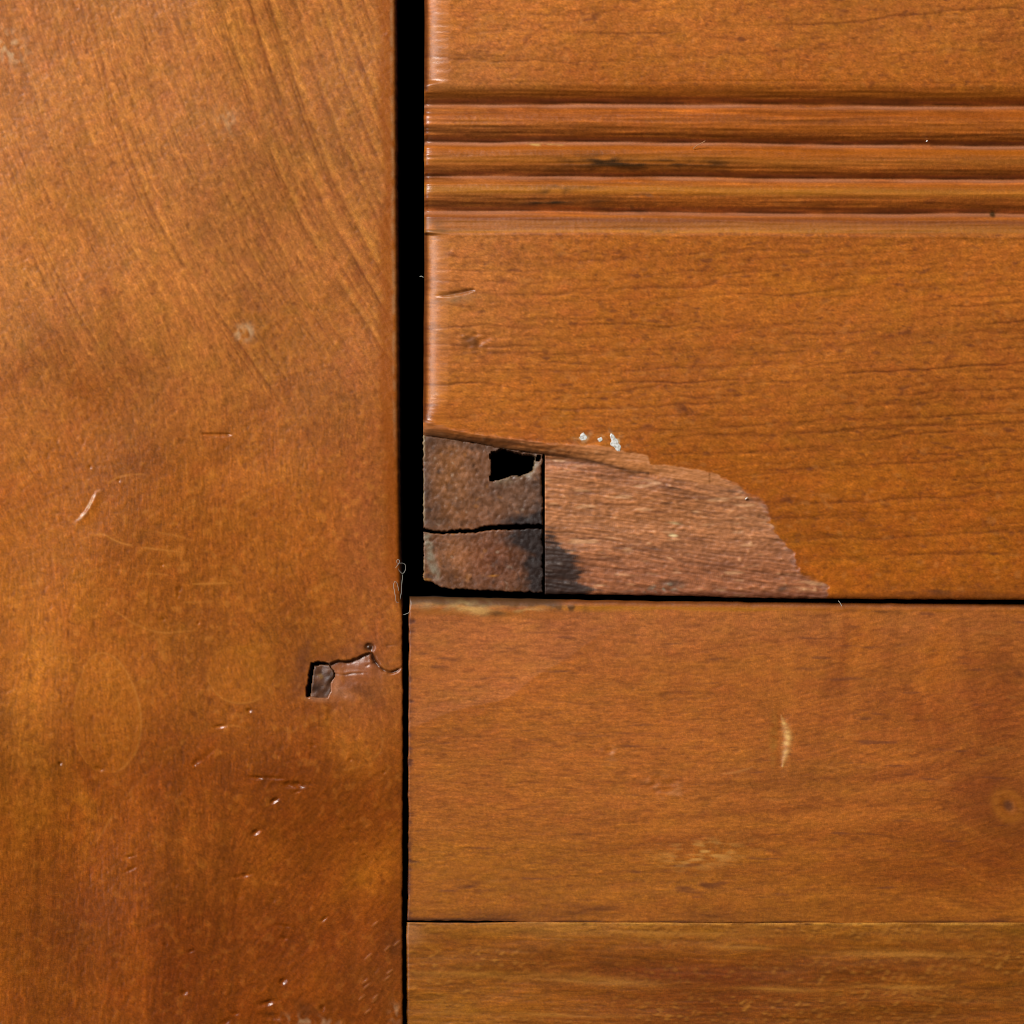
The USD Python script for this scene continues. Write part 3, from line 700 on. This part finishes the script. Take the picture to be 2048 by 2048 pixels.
# fibres of the sound wood
ang = 0.0 + 0.05 * b.noise(500, 260) - 0.10 * sstep(1250, 1900, X) * sstep(480, 900, Y) - 0.12 * sstep(1500, 2048, X) * (1 - sstep(100, 170, Y))
fib = b.lic(np.ones_like(X), ang, 4)
fib2 = b.lic(np.ones_like(X), ang, 12, 1.3)
big, med, spk, spk2 = b.fbm(420, 200, 3), b.fbm(110, 50, 3), b.noise(3.4), b.noise(7, 5)
b.c[:] = lin((165, 91, 36))
b.tint((174, 108, 66), (1 - sstep(870, 1250, X)) * 0.55 * (1 - sstep(640, 900, Y)))
b.tint((170, 98, 46), (1 - sstep(60, 160, Y)) * 0.6)
b.tint((160, 84, 20), sstep(760, 1000, Y) * 0.7 * sstep(1000, 1500, X))
b.tint((170, 94, 26), b.blob(1150, 790, 260, 60, 3) * 0.4 + b.blob(1700, 560, 300, 60) * 0.3)
b.tint((150, 82, 38), b.blob(1320, 780, 90, 60) * 0.3 + b.blob(1900, 680, 150, 70) * 0.3 + b.blob(1650, 880, 120, 40) * 0.25)
b.gain(np.exp(0.035 * big + 0.045 * med))
# growth lines: wavy dark hairlines, more below the beads
flow = Y + 6 * b.noise(460, 220) + 0.04 * np.clip(X - 1100, 0, None)
lines = [(-120, .3), (-60, .3), (12, .4), (58, .7), (78, .3), (118, .8), (134, .4), (520, .3), (538, .5), (560, .4), (583, .6), (607, .8), (618, .3), (640, .4), (655, .7), (672, .4), (692, .8), (706, .5), (729, .4), (748, .8), (758, .4), (776, .9), (790, .6), (808, .4), (826, .8), (842, .4), (850, .4), (872, .7),
         (890, .5), (905, .7), (925, .4), (946, .6), (962, .7), (985, .5), (1004, .5), (1030, .4), (1062, .4), (1100, .35), (1140, .3)]
lines = lines + [(y0, 0.16 + 0.3 * rng.random()) for y0 in np.concatenate([rng.uniform(0, 160, 6), rng.uniform(500, 1180, 42)])]
for y0, a in lines:
    e = flow - y0 + 2.6 * b.noise(46, 40) + 0.9 * b.noise(14, 20)
    dark = np.exp(-((np.clip(e, None, 0) / 3.4) ** 2) - (np.clip(e, 0, None) / 1.5) ** 2) * np.clip(0.55 + 0.65 * b.noise(120, 30), 0, 1)
    b.tint((96, 46, 20), dark * min(1.0, a * 0.8))
    b.h -= dark * a * 0.5
    b.tint((186, 112, 44), np.exp(-(((e - 6) / 4) ** 2)) * a * 0.16)
b.gain(np.exp(0.07 * fib + 0.04 * fib2 + 0.05 * spk + 0.05 * spk2 + 0.10 * b.grit()))
b.mottle(0.028, 11, 7)
b.tint((100, 52, 36), np.clip(-b.noise(14, 5) - 1.8, 0, 1) * 0.6 + np.clip(-b.noise(9) - 2.2, 0, 1) * 0.45)
b.tint((188, 118, 66), np.clip(b.noise(9, 6) - 1.4, 0, 1) * 0.3)
b.h += 0.08 * fib + 0.05 * fib2 + 0.09 * spk + 0.08 * b.noise(8, 6) + 0.15 * b.noise(40, 24) + 2.0 * b.noise(220, 120)
b.tint((92, 46, 34), np.clip(-b.noise(6, 3.2) - 1.1, 0, 1) * 0.35)
b.r[:] = 0.33
# ridged texture of the rounded end, and its marks
dl = X - DL(Y)
endm = np.exp(-(dl / 60) ** 2) * (Y < 860) * (1 - sstep(160, 170, Y) * (1 - sstep(462, 472, Y)))
b.h += endm * (0.12 * b.noise(12, 9) + 0.14 * b.noise(5, 4) + 0.10 * b.grit())
b.r = b.r - 0.06 * endm
b.tint((66, 26, 12), (1 - sstep(5, 14 + 2 * np.clip(b.noise(8, 20), -1.5, 1.5), dl)) * 0.85 * (Y < 845))
b.tint((178, 112, 66), sstep(8, 16, dl) * (1 - sstep(24, 70, dl)) * 0.25 * (1 - sstep(760, 860, Y)))  # pale band painted in as part of the edge highlight
m = b.line([(878, 592), (905, 588), (930, 583), (950, 579)], 4.5)
b.h -= 4.0 * m
b.tint((84, 44, 16), m * 0.7)
b.tint((146, 108, 84), b.blob(912, 598, 38, 9, -6) * np.clip(0.6 + 0.5 * b.noise(7, 4), 0, 1) * 0.75)
b.tint((108, 66, 44), b.blob(952, 682, 36, 17, 8) * np.clip(0.4 + 0.7 * b.noise(12, 5), 0, 1) * 0.85)
b.h += 1.6 * b.blob(952, 682, 36, 18, 8) * b.noise(9, 5)
b.tint((96, 52, 34), b.blob(960, 706, 50, 4, -3) * np.clip(b.noise(10, 3) + 0.3, 0, 1) * 0.7)
b.tint((86, 42, 26), b.blob(1370, 818, 20, 10, 10) * np.clip(b.noise(7, 5) + 0.4, 0, 1) * 0.8)
# carved beads
t = Y - 0.0055 * (X - 848) + 0.9 * b.noise(240, 60) + 0.5 * b.noise(50, 30)
prof = curve([(150, 0), (166, 0), (176, -2.5), (188, -8), (197, -15), (202, -20), (206, -20.5), (214, -14), (222, -8), (234, -4), (246, -3), (258, -5), (268, -9.5), (275, -15), (279, -19), (282, -19), (289, -13), (298, -7.5), (311, -5), (325, -6.5), (337, -10.5), (344, -15.5), (348, -19), (351, -19),
              (358, -12.5), (368, -7.5), (381, -5), (395, -7), (407, -11.5), (414, -16.5), (418, -20), (421, -20), (427, -12), (433, -7), (442, -5), (452, -4), (460, -2.6), (465, -0.6), (468, 0), (480, 0)])
in_m = (t > 160) & (t < 472)
b.h = b.h * np.where(in_m, 0.75, 1.0) + np.where(in_m, 1.3 * prof(np.clip(t, 150, 480)), 0)
zone = sstep(172, 182, t) * (1 - sstep(458, 466, t))
b.tint((140, 72, 32), zone * 0.5)
stk = b.lic(np.ones_like(X), 0.006 + 0 * X, 50, 1.3)
stk2 = b.noise(360, 9)
b.h += zone * 0.45 * stk
b.gain(1 + zone * (np.exp(0.18 * stk + 0.08 * stk2 + 0.06 * b.noise(30, 4)) - 1))
b.tint((150, 80, 18), zone * np.clip(0.4 * stk2 - 0.1, 0, 1) * 0.6)
for y0, w, col, a in [(184, 8, (150, 82, 20), .4), (226, 6, (150, 74, 14), .6), (297, 8, (158, 84, 16), .6), (316, 8, (176, 112, 48), .35), (378, 9, (178, 116, 44), .55), (368, 4, (156, 84, 20), .5), (446, 13, (150, 84, 10), .95), (461, 6, (184, 120, 34), .85), (437, 5, (112, 52, 14), .7)]:
    b.tint(col, np.exp(-(((t - y0 - 1.5 * b.noise(200, 40)) / w) ** 2)) * a * np.clip(0.85 + 0.3 * stk2, 0, 1) * zone)
b.r = b.r + 0.22 * np.exp(-(((t - 448) / 16) ** 2))
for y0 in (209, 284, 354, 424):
    b.tint((168, 112, 96), np.exp(-(((t - y0) / 4.2) ** 2)) * np.clip(0.85 + 0.3 * b.noise(40, 5), 0, 1) * 0.75)  # painted pinkish sheen on the upward-facing groove walls
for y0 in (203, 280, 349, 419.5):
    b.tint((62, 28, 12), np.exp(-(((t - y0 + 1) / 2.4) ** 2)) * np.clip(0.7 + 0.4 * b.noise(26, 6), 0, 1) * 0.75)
grime = np.clip(0.8 + 0.35 * stk + 0.35 * b.noise(16, 5), 0, 1.2)
b.tint((62, 38, 20), b.blob(1210, 321, 95, 15, 3) * grime * 0.95 + b.blob(1340, 325, 100, 11, 0) * grime * 0.65 + b.blob(1430, 330, 60, 15) * grime * 0.4 + b.blob(1120, 334, 60, 10) * grime * 0.4)
b.tint((58, 42, 32), b.blob(1105, 387, 34, 15, -20) * np.clip(b.noise(12, 5) * 0.6 + 0.5, 0, 1) * 0.9 + b.blob(1100, 404, 70, 6, -3) * grime * 0.75 + b.blob(1200, 404, 34, 10, -8) * grime * 0.7 + b.blob(1180, 374, 40, 5) * grime * 0.4)
b.tint((56, 32, 16), b.blob(1210, 417, 26, 5, -4) * 0.6 + b.blob(1275, 414, 22, 8, 0) * np.clip(b.noise(7), 0, 1) * 0.9)
b.tint((206, 166, 112), b.line([(1052, 286), (1075, 288), (1098, 287), (1135, 289)], 3) * np.clip(b.noise(14, 4) + 0.5, 0, 1) * 0.8)
b.tint((70, 50, 32), b.blob(866, 452, 22, 12, 10) * np.clip(0.6 + 0.4 * b.noise(9), 0, 1) * 0.7 + b.blob(880, 462, 40, 4, 0) * 0.5)
b.tint((120, 80, 66), b.blob(1310, 390, 40, 5, 0) * np.clip(b.noise(8, 4), 0, 1) * 0.6)
b.tint((60, 42, 22), b.blob(1988, 427, 6, 7, 0, 2) * 0.95)
b.tint((90, 60, 34), b.blob(1320, 462, 50, 4, 4) * np.clip(b.noise(14, 4) + .2, 0, 1) * 0.6)
b.tint((206, 186, 164), (b.blob(1234, 884, 20, 10, 50) + b.blob(1166, 874, 14, 9) + b.blob(1205, 880, 26, 9, 10) * 0.5) * np.clip(b.noise(5) - 0.1, 0, 1) * 0.6)
# lower edge strip: brown paints in the rounded edge's lack of sheen
db = DB(X) - Y
b.tint((104, 50, 22), (1 - sstep(8, 22 + 5 * b.noise(60, 20), db)) * 0.55 * sstep(1560, 1680, X))
b.tint((92, 50, 34), b.blob(1900, 1182, 120, 9, 1) * np.clip(b.noise(26, 5) + 0.2, 0, 1) * 0.8)
# ---- broken corner: bare wedge-shaped split
xb = np.interp(Y, [900, 943, 955, 983, 999, 1016, 1044, 1075, 1099, 1132, 1158, 1172, 1230], [1380, 1408, 1450, 1493, 1526, 1536, 1541, 1557, 1582, 1592, 1632, 1662, 1680])
deep = -(0.6 + 17.5 * np.clip((xb - X) / (xb - 1080), 0, 1) ** 0.85)
dK = -(1.5 + 18 * np.clip((1345 - X) / (1345 - 1085), 0, 1))
fr = np.clip((Y - FY(X)) / np.maximum(K(X) - FY(X), 3), 0, 1.0)
facet = (kx < 0) & (X < 1420)
sfib = b.lic(np.ones_like(X), 0.10 + 0.10 * sstep(1150, 1500, X) * (1 - sstep(960, 1080, Y)) + 0.03 * b.noise(120, 60), 13)
sfib2 = b.lic(np.ones_like(X), 0.13 + 0 * X, 34, 1.1)
sp = b.noise(6, 3.5)
deep = dK + (deep - dK) * sstep(0, 90, kx)
hs = np.where(facet, dK * fr**1.6, deep) + 0.34 * sfib + 0.34 * sfib2 + 0.3 * sp + 0.7 * b.noise(60, 16)
b.h = b.h * (1 - scar) + scar * hs
bare = Board.__new__(Board)
bare.__dict__.update(b.__dict__)
bare.c = np.zeros_like(b.c) + lin((162, 104, 68))
bare.tint((166, 98, 46), b.blob(1280, 1010, 160, 50, 8) * 0.4 + (X < 1320) * np.exp(-(np.clip(kx, None, 0) / 30) ** 2) * (kx < 4) * 0.6)
bare.tint((138, 76, 48), sstep(1040, 1160, Y) * 0.6)
bare.tint((126, 74, 50), np.exp(-((kx - 16) / 16) ** 2) * (kx > 0) * (1 - sstep(1330, 1420, X)) * 0.5)
bare.gain(np.exp(0.13 * sfib + 0.085 * sfib2 + 0.10 * sp + 0.06 * b.noise(3.4)))
bare.tint((214, 162, 122), np.clip(b.noise(18, 4) - 1.3, 0, 1) * 0.5 + np.clip(sp - 1.9, 0, 1) * 0.5)
bare.tint((96, 54, 36), np.clip(-b.noise(40, 4) - 1.2, 0, 1) * 0.5)
bare.tint((150, 112, 104), np.exp(-(np.clip(sdf, 0, None) / 9) ** 2) * sstep(1400, 1470, X) * np.clip(0.5 + 0.5 * sp, 0, 1) * 0.6)
# left facet tinted darker for its downward-facing shade; black stained end
bare.tint((120, 70, 36), (kx < 2) * (1 - sstep(930, 1100, X)) * 0.6)
bare.tint((190, 122, 72), (kx < -3) * sstep(1080, 1200, X) * 0.55)
bare.tint((70, 42, 26), np.exp(-((kx + 1) / 4.0) ** 2) * (X < 1300) * 0.75)
bare.tint((110, 64, 32), np.exp(-((kx + 14) / 5) ** 2) * (X < 1040) * 0.4)
blk = np.clip(b.blob(1100, 1145, 66, 52, 0, 1.6) * 1.2 + b.blob(1096, 1090, 26, 30, 0, 1.3) + b.blob(1130, 1180, 70, 16, 0, 1.5) * 0.9 + 0.12 * b.noise(14, 5) * b.blob(1120, 1140, 90, 70), 0, 1)
bare.tint((34, 26, 25), sstep(0.2, 0.85, blk + 0.16 * sfib2 + 0.12 * b.noise(30, 6)) * 0.93)
bare.tint((128, 112, 108), sstep(0.3, 0.75, blk) * np.clip(sfib + 0.5 * sp - 1.6, 0, 1) * 0.4)
bare.tint((226, 196, 150), b.blob(1347, 1071, 9, 3, 4, 2) * 0.95 + b.blob(1350, 1046, 10, 2.4, 8) * 0.6)
bare.tint((60, 52, 48), b.blob(1345, 1168, 26, 9, -8) * 0.6 + b.blob(1565, 1178, 12, 5, -15) * 0.7)
bare.tint((150, 150, 138), (b.blob(1330, 1176, 26, 8, -4) + b.blob(1290, 1184, 30, 3)) * np.clip(b.noise(7, 4) - 0.2, 0, 1) * 0.9)
bare.tint((104, 54, 34), sstep(1176, 1186, Y - 0.009 * (X - 1300)) * 0.75 * sstep(1180, 1300, X))  # brown strip paints the duller look of the rounded bottom edge
sm = np.where(facet & (X < 1240), scar * (sstep(-4, 18, sdf + 4 * sfib2) * (1 - sstep(1060, 1230, X)) + sstep(1060, 1230, X)), scar)[..., None]
sm = np.where((X > 1440)[..., None], (sm * sstep(-3, 7, sdf + 3.0 * sfib2)[..., None]), sm)
b.c = b.c * (1 - sm) + bare.c * sm
b.r = b.r * (1 - scar) + scar * 0.5

# socket that held the joint: cut back deep
sock = (X < 1089.5) & (kx > 0.5) & (Y > 860)
b.h = np.where(sock, -300, b.h)
b.c = np.where(sock[..., None], lin(INNER), b.c)

xs = samples(848, 2288, 60, None)
ys = samples(OUT, 1196, None, 8)
x, y = np.meshgrid(xs, ys)
el = DL(ys) + jitter(len(ys), 0.25, 5)
x = x + (el - 848)[:, None] * (1 - sstep(848, 960, x))
eb = DB(x) + np.interp(x, xs, jitter(len(xs), 0.35, 3))
y = y + (eb - 1196) * sstep(1100, 1196, y)
el2 = np.interp(y, ys, el)
tt = y - 0.0055 * (x - 848)
rx = 14 + 46 * (1 - sstep(158, 172, tt)) + 46 * sstep(463, 470, tt) * (1 - sstep(770, 872, y))
rz = 10 + 17 * (1 - sstep(158, 172, tt)) + 18 * sstep(463, 470, tt) * (1 - sstep(770, 872, y))
h0 = b.at(b.h, x, y)
h = np.where(h0 < -120, h0, h0 + rounded(x - el2, rx, rz) + rounded(eb - y, 8, 6))
P, Q, C, R, N, (vx, vy, vh) = grid_mesh(x, y, h, b.at(b.c, x, y), b.at(b.r, x, y), ("left", "right", "top", "bottom"), INNER)
qx, qy, qh = vx[Q].mean(1), vy[Q].mean(1), vh[Q].mean(1)
qt = qy - 0.0055 * (qx - 848)
qs = b.at(scar, qx, qy) > 0.5
front = (qh > -60)
zones = [("panel", ~qs & (qt < 168) | ~front & (qt < 168), M_fibre, None), ("bead", (qt >= 204) & (qt < 280.5), M_fibre, None), ("bead_001", (qt >= 280.5) & (qt < 349.5), M_fibre, "middle bead with a dark grimy streak"),
         ("bead_002", (qt >= 349.5) & (qt < 419.5), M_fibre, None), ("groove", (qt >= 168) & (qt < 204), M_fibre, None), ("cove", (qt >= 419.5) & (qt < 467), M_fibre, "yellowish hollow under the lowest bead"),
         ("broken_corner", (qt >= 467) & qs & front, M_bare, "bare split wood at the corner, stained black at its left end"), ("panel_001", (qt >= 467) & ~(qs & front), M_fibre, "wide lower panel of the drawer front with wavy grain")]
for name, mask, mat, lab in zones:
    tag(prim_mesh("/World/drawer/" + name, P, Q[mask], C, R, N, mat, *([(1.0, 0.97, 0.83)] if mat is M_bare else [])), lab)

# ---- the two exposed pieces of the corner joint
CT = curve([(840, 1057), (846, 1057.5), (872, 1063), (884, 1064), (905, 1061), (925, 1060), (945, 1059), (960, 1056), (975, 1052.5), (1000, 1050), (1040, 1049.5), (1090, 1048.5)])
CB = curve([(840, 1063), (846, 1063.5), (872, 1067.5), (884, 1068), (905, 1066), (925, 1066), (960, 1064), (985, 1060), (1010, 1060), (1040, 1059), (1060, 1057), (1090, 1059)])
LB = curve([(840, 1158), (847, 1160), (853, 1163), (862, 1164), (872, 1170), (882, 1175), (896, 1177), (930, 1179.5), (980, 1182), (1030, 1184), (1090, 1185.5)])


def joint_piece(name, x0, x1, top, bot, label, hole=None):
    b = Board(830, 1104, 850, 1206)
    X, Y = b.X, b.Y
    b.c[:] = lin((108, 66, 42))
    blot = b.fbm(50, 50, 4)
    gr = b.noise(3.8)
    b.tint((140, 86, 44), b.blob(900, 950, 40, 90, 0) * 0.6 + b.blob(920, 1120, 40, 40) * 0.5)
    b.tint((128, 66, 40), b.blob(985, 1120, 70, 60) * 0.5)
    b.tint((104, 72, 56), b.blob(1040, 985, 60, 60) * 0.6)
    b.gain(np.exp(0.09 * blot + 0.11 * gr + 0.06 * b.noise(9) + 0.08 * b.grit() + 0.05 * b.noise(30, 4)))
    b.tint((170, 108, 60), np.clip(b.noise(6) - 1.7, 0, 1) * 0.45)
    b.tint((44, 26, 16), np.clip(-b.noise(6) - 1.6, 0, 1) * 0.6)
    b.tint((176, 146, 128), np.clip(b.noise(4) - 2.0, 0, 1) * 0.45)
    dk = np.clip(b.blob(1082, 1125, 36, 80, 0, 1.4) + b.blob(1035, 1078, 50, 18, 0, 1.3) * 0.6 + b.blob(1060, 1045, 60, 16, -4, 1.5) * 0.75 + b.blob(1085, 1000, 16, 60, 0) * 0.5 + 0.10 * b.noise(14) + 0.06 * b.noise(5), 0, 1)
    b.tint((34, 27, 28), np.clip(dk * 1.25, 0, 0.92))
    b.tint((72, 52, 42), b.blob(850, 960, 12, 90) * 0.6 + b.blob(870, 1045, 40, 12) * 0.4)
    b.tint((74, 48, 34), np.exp(-((Y - K(X) - 6) / 8) ** 2) * 0.5)
    paint = b.line([(851, 1066), (856, 1085), (858, 1105), (863, 1125), (868, 1140), (873, 1152)], 8.5, 1.6, False) * sstep(1060, 1072, Y)
    b.tint((134, 122, 106), paint * np.clip(0.75 + 0.3 * gr, 0, 1) * 0.85)
    b.tint((150, 128, 98), np.exp(-(((X - 847) / 2.2) ** 2)) * np.clip(0.5 + 0.6 * b.noise(6, 18), 0, 1) * 0.8)
    b.tint((170, 110, 44), b.blob(853, 1155, 8, 8) * np.clip(b.noise(8, 3) + 0.3, 0, 1) * 0.9)
    b.tint((190, 120, 44), b.blob(986, 1152, 9, 1.6, -5) * 0.8)
    b.h = -18 + 0.26 * gr + 0.16 * b.noise(8) + 0.35 * b.noise(24) + 0.8 * b.noise(70)
    b.h -= 7 * sstep(0, 40, 40 - np.hypot(np.clip(X - 846, 0, None), np.clip(1168 - Y, 0, None)) * 1.0) * (Y > 1100)
    b.r[:] = 0.46 + 0.1 * np.clip(gr, -1, 1)
    if hole is not None:
        sd = b.inside(hole) + 1.5 * b.noise(5)
        b.tint((116, 100, 80), np.exp(-((np.clip(-sd, 0, None)) / 10) ** 2) * sstep(985, 1020, X + (Y - 950) * 0.6) * sstep(906, 930, Y + (X - 1060) * 0.5) * np.clip(0.7 + 0.4 * gr, 0, 1))
        b.h -= 4 * np.exp(-(np.clip(-sd, 0, None) / 7) ** 2) * sstep(1000, 1050, X)
        b.h = np.where(sd > 0, -300, b.h)
        b.c = np.where((sd > 1.5)[..., None], lin((12, 8, 5)), b.c)
        m = b.blob(1077, 916, 3.4, 6, 20, 3) > 0.4
        b.h = np.where(m, -60, b.h)
        b.c = np.where(m[..., None], lin((12, 8, 5)), b.c)
    u = np.linspace(x0, x1, 170)
    v = np.linspace(0, 1, 110)
    ee = np.concatenate([np.linspace(0, 4, 6)[:-1]])
    u = np.concatenate([x0 + ee, u[(u > x0 + 4) & (u < x1 - 4)], (x1 - ee)[::-1]])
    x = np.tile(u, (len(v), 1))
    jt, jb = jitter(len(u), 0.5, 1.3), jitter(len(u), 0.7, 1.3)
    T, B_ = top(u) + jt, bot(u) + jb
    y = T + (B_ - T) * v[:, None]
    sx = jitter(len(v), 0.6, 1.3)[:, None] * (1 - sstep(x0, x0 + 30, x)) + (jitter(len(v), 0.7, 1.3) + jitter(len(v), 1.3, 9))[:, None] * sstep(x1 - 30, x1, x)
    x = x + sx
    h = b.at(b.h, x, y)
    e = np.minimum(np.minimum(y - T, B_ - y), np.minimum(x - x.min(1, keepdims=True), x.max(1, keepdims=True) - x))
    h = np.where(h > -100, h + rounded(np.maximum(e, 0), 4, 3), h)
    parts = grid_mesh(x, y, h, b.at(b.c, x, y), b.at(b.r, x, y), ("left", "right", "top", "bottom"), INNER)
    tag(prim_mesh("/World/drawer/" + name, *parts[:5], M_endgrain, (0.95, 0.97, 0.86)), label)


HOLE = [(982, 903), (983, 930), (983, 956), (989, 958), (1003, 957), (1017, 954), (1028, 948), (1050, 948), (1062, 938), (1068, 926), (1068, 913), (1042, 908), (1025, 904), (1007, 902)]
joint_piece("joint_piece", 845.8, 1085, lambda u: K(u) - 2.5, CT, "rough brown end grain block with a black rectangular hole", HOLE)
joint_piece("joint_piece_001", 846.5, 1086, CB, LB, "lower end grain block with a chipped corner and grey paint edge")

# ---- flecks of white paint on the drawer
def fleck(name, pts, up, height=0.45):
    q = np.asarray(pts, float)
    c = q.mean(0)
    n = 28
    ang = np.linspace(0, 2 * np.pi, n, endpoint=False)
    cov = (q - c)
    a = np.arctan2(cov[:, 1], cov[:, 0])
    o = np.argsort(a)
    rad = np.interp(ang, np.concatenate([a[o] % (2 * np.pi)] ) if False else np.sort(a % (2 * np.pi)), np.hypot(*cov.T)[np.argsort(a % (2 * np.pi))], period=2 * np.pi)
    rad = ndi.gaussian_filter1d(rad * (1 + 0.22 * rng.standard_normal(n)), 0.9, mode="wrap")
    V, F = [(c[0], c[1], up + height)], []
    for k, (s, z) in enumerate(((0.55, height), (0.88, height * 0.7), (1.0, -0.8))):
        for i in range(n):
            V.append((c[0] + s * rad[i] * math.cos(ang[i]), c[1] + s * rad[i] * math.sin(ang[i]), up + z * (1 + 0.15 * rng.standard_normal())))
    for i in range(n):
        j = (i + 1) % n
        F.append((0, 1 + j, 1 + i))
        for k in range(2):
            F += [(1 + k * n + i, 1 + k * n + j, 1 + (k + 1) * n + j), (1 + k * n + i, 1 + (k + 1) * n + j, 1 + (k + 1) * n + i)]
    V = np.array(V)
    W = np.stack([(V[:, 0] - 1024) * S, -V[:, 2] * S, (1024 - V[:, 1]) * S], -1)
    return usdkit.mesh(stage, "/World/drawer/" + name, (W, np.array(F)[:, ::-1]), M_white).GetPrim()


flecks = [([(1220, 867), (1227, 869), (1231, 878), (1237, 888), (1244, 895), (1242, 902), (1235, 903), (1228, 893), (1220, 880)], 1.2), ([(1161, 868), (1171, 867), (1173, 878), (1165, 881), (1159, 875)], 1.2), ([(1198, 876), (1203, 875), (1202, 883), (1198, 884)], 1.2)]
for k, (pts, up) in enumerate(flecks):
    pts = np.array(pts, float)
    fleck("paint_fleck" + (f"_{k:03d}" if k else ""), pts, b.at(b.h, *pts.mean(0)[:, None])[0] + up * 0.3)


# ================================================================ lint
def tube(pts, radius, sides=6):
    pts = np.asarray(pts, float)
    s = np.linspace(0, 1, len(pts))
    f = [PchipInterpolator(s, pts[:, k]) for k in range(3)]
    tt = np.linspace(0, 1, 10 * len(pts))
    p = np.stack([g(tt) for g in f], -1)
    p = ndi.gaussian_filter1d(p, 3, axis=0, mode="nearest")
    V, F = [], []
    for i in range(len(p)):
        d = p[min(i + 1, len(p) - 1)] - p[max(i - 1, 0)]
        d /= np.linalg.norm(d) + 1e-9
        a = np.cross(d, (0.3, 0.2, 0.9)); a /= np.linalg.norm(a) + 1e-9
        c = np.cross(d, a)
        r = radius * (0.4 if i in (0, len(p) - 1) else 1)
        for k in range(sides):
            g = 2 * np.pi * k / sides
            V.append(p[i] + r * (a * math.cos(g) + c * math.sin(g)))
    for i in range(len(p) - 1):
        for k in range(sides):
            m = (k + 1) % sides
            F += [(i * sides + k, i * sides + m, (i + 1) * sides + m), (i * sides + k, (i + 1) * sides + m, (i + 1) * sides + k)]
    V = np.array(V)
    return np.stack([(V[:, 0] - 1024) * S, -V[:, 2] * S, (1024 - V[:, 1]) * S], -1), np.array(F)


lints = [
    ([(790, 1137, 3), (797, 1128, 4), (800, 1122, 3), (796, 1119, 3), (793, 1122, 2), (795, 1127, 0), (805, 1126, -6), (811, 1131, -8), (811, 1139, -8), (805, 1148, -6), (799, 1142, -4), (796, 1137, -1)], 0.42, "long curled grey fibre clinging to the post edge beside the gap"),
    ([(805, 1148, -6), (804, 1162, -6), (803, 1178, -6), (801, 1196, -6), (799, 1204, -4), (794, 1206, -2), (791, 1198, 1), (790, 1186, 2), (787, 1172, 2), (790, 1162, 2), (795, 1168, 0), (797, 1184, -3)], 0.42, "looped grey fibre hanging just below the longest curled one on the post edge"),
    ([(806, 1230, -2), (812, 1228, -2), (818, 1225, 1), (821, 1217, 2), (822, 1210, 2)], 0.42, "short bent fibre bridging the slot at the rail's top corner"),
    ([(839, 553, -8), (843, 552, -7), (847, 555, -8)], 0.7, "tiny tan fibre sticking out of the drawer's left edge"),
    ([(1677, 1201, -8), (1681, 1207, -2), (1684, 1213, 1)], 0.5, "tiny pale fibre across the thin gap under the drawer"),
    ([(1386, 298, -5), (1392, 292, -3), (1400, 288, -1), (1412, 281, 2)], 0.8, "reddish splinter lifting from the groove between two beads"),
]
M_splinter = usdkit.material(stage, "/World/Looks/splinter", {"p": ("principled_bsdf", {"base_color": (0.36, 0.16, 0.06), "roughness": 0.6})}, [], surface="p.BSDF")
M_bright = usdkit.material(stage, "/World/Looks/bright_lint", {"p": ("principled_bsdf", {"base_color": (0.9, 0.9, 0.88), "roughness": 0.5})}, [], surface="p.BSDF")
for k, (pts, rad, lab) in enumerate(lints[:5]):
    tag(usdkit.mesh(stage, "/World/lint_fibre" + (f"_{k:03d}" if k else ""), tube(pts, rad), M_lint, smooth=True).GetPrim(), lab, "lint")
tag(usdkit.mesh(stage, "/World/drawer/splinter", tube(lints[5][0], 0.8), M_splinter, smooth=True).GetPrim(), lints[5][2])
tag(usdkit.mesh(stage, "/World/lint_speck", tube([(1490, 999, 0), (1492.5, 997, 0.5), (1495, 995, 0.8)], 0.9), M_bright, smooth=True).GetPrim(), "bright white speck lying on the bare split wood near its right edge", "lint")
tag(usdkit.mesh(stage, "/World/lint_speck_001", tube([(1853.5, 282, -12), (1855, 281, -11.5), (1856.5, 280.5, -12)], 1.2), M_bright, smooth=True).GetPrim(), "round white speck in the groove under the top bead", "lint")
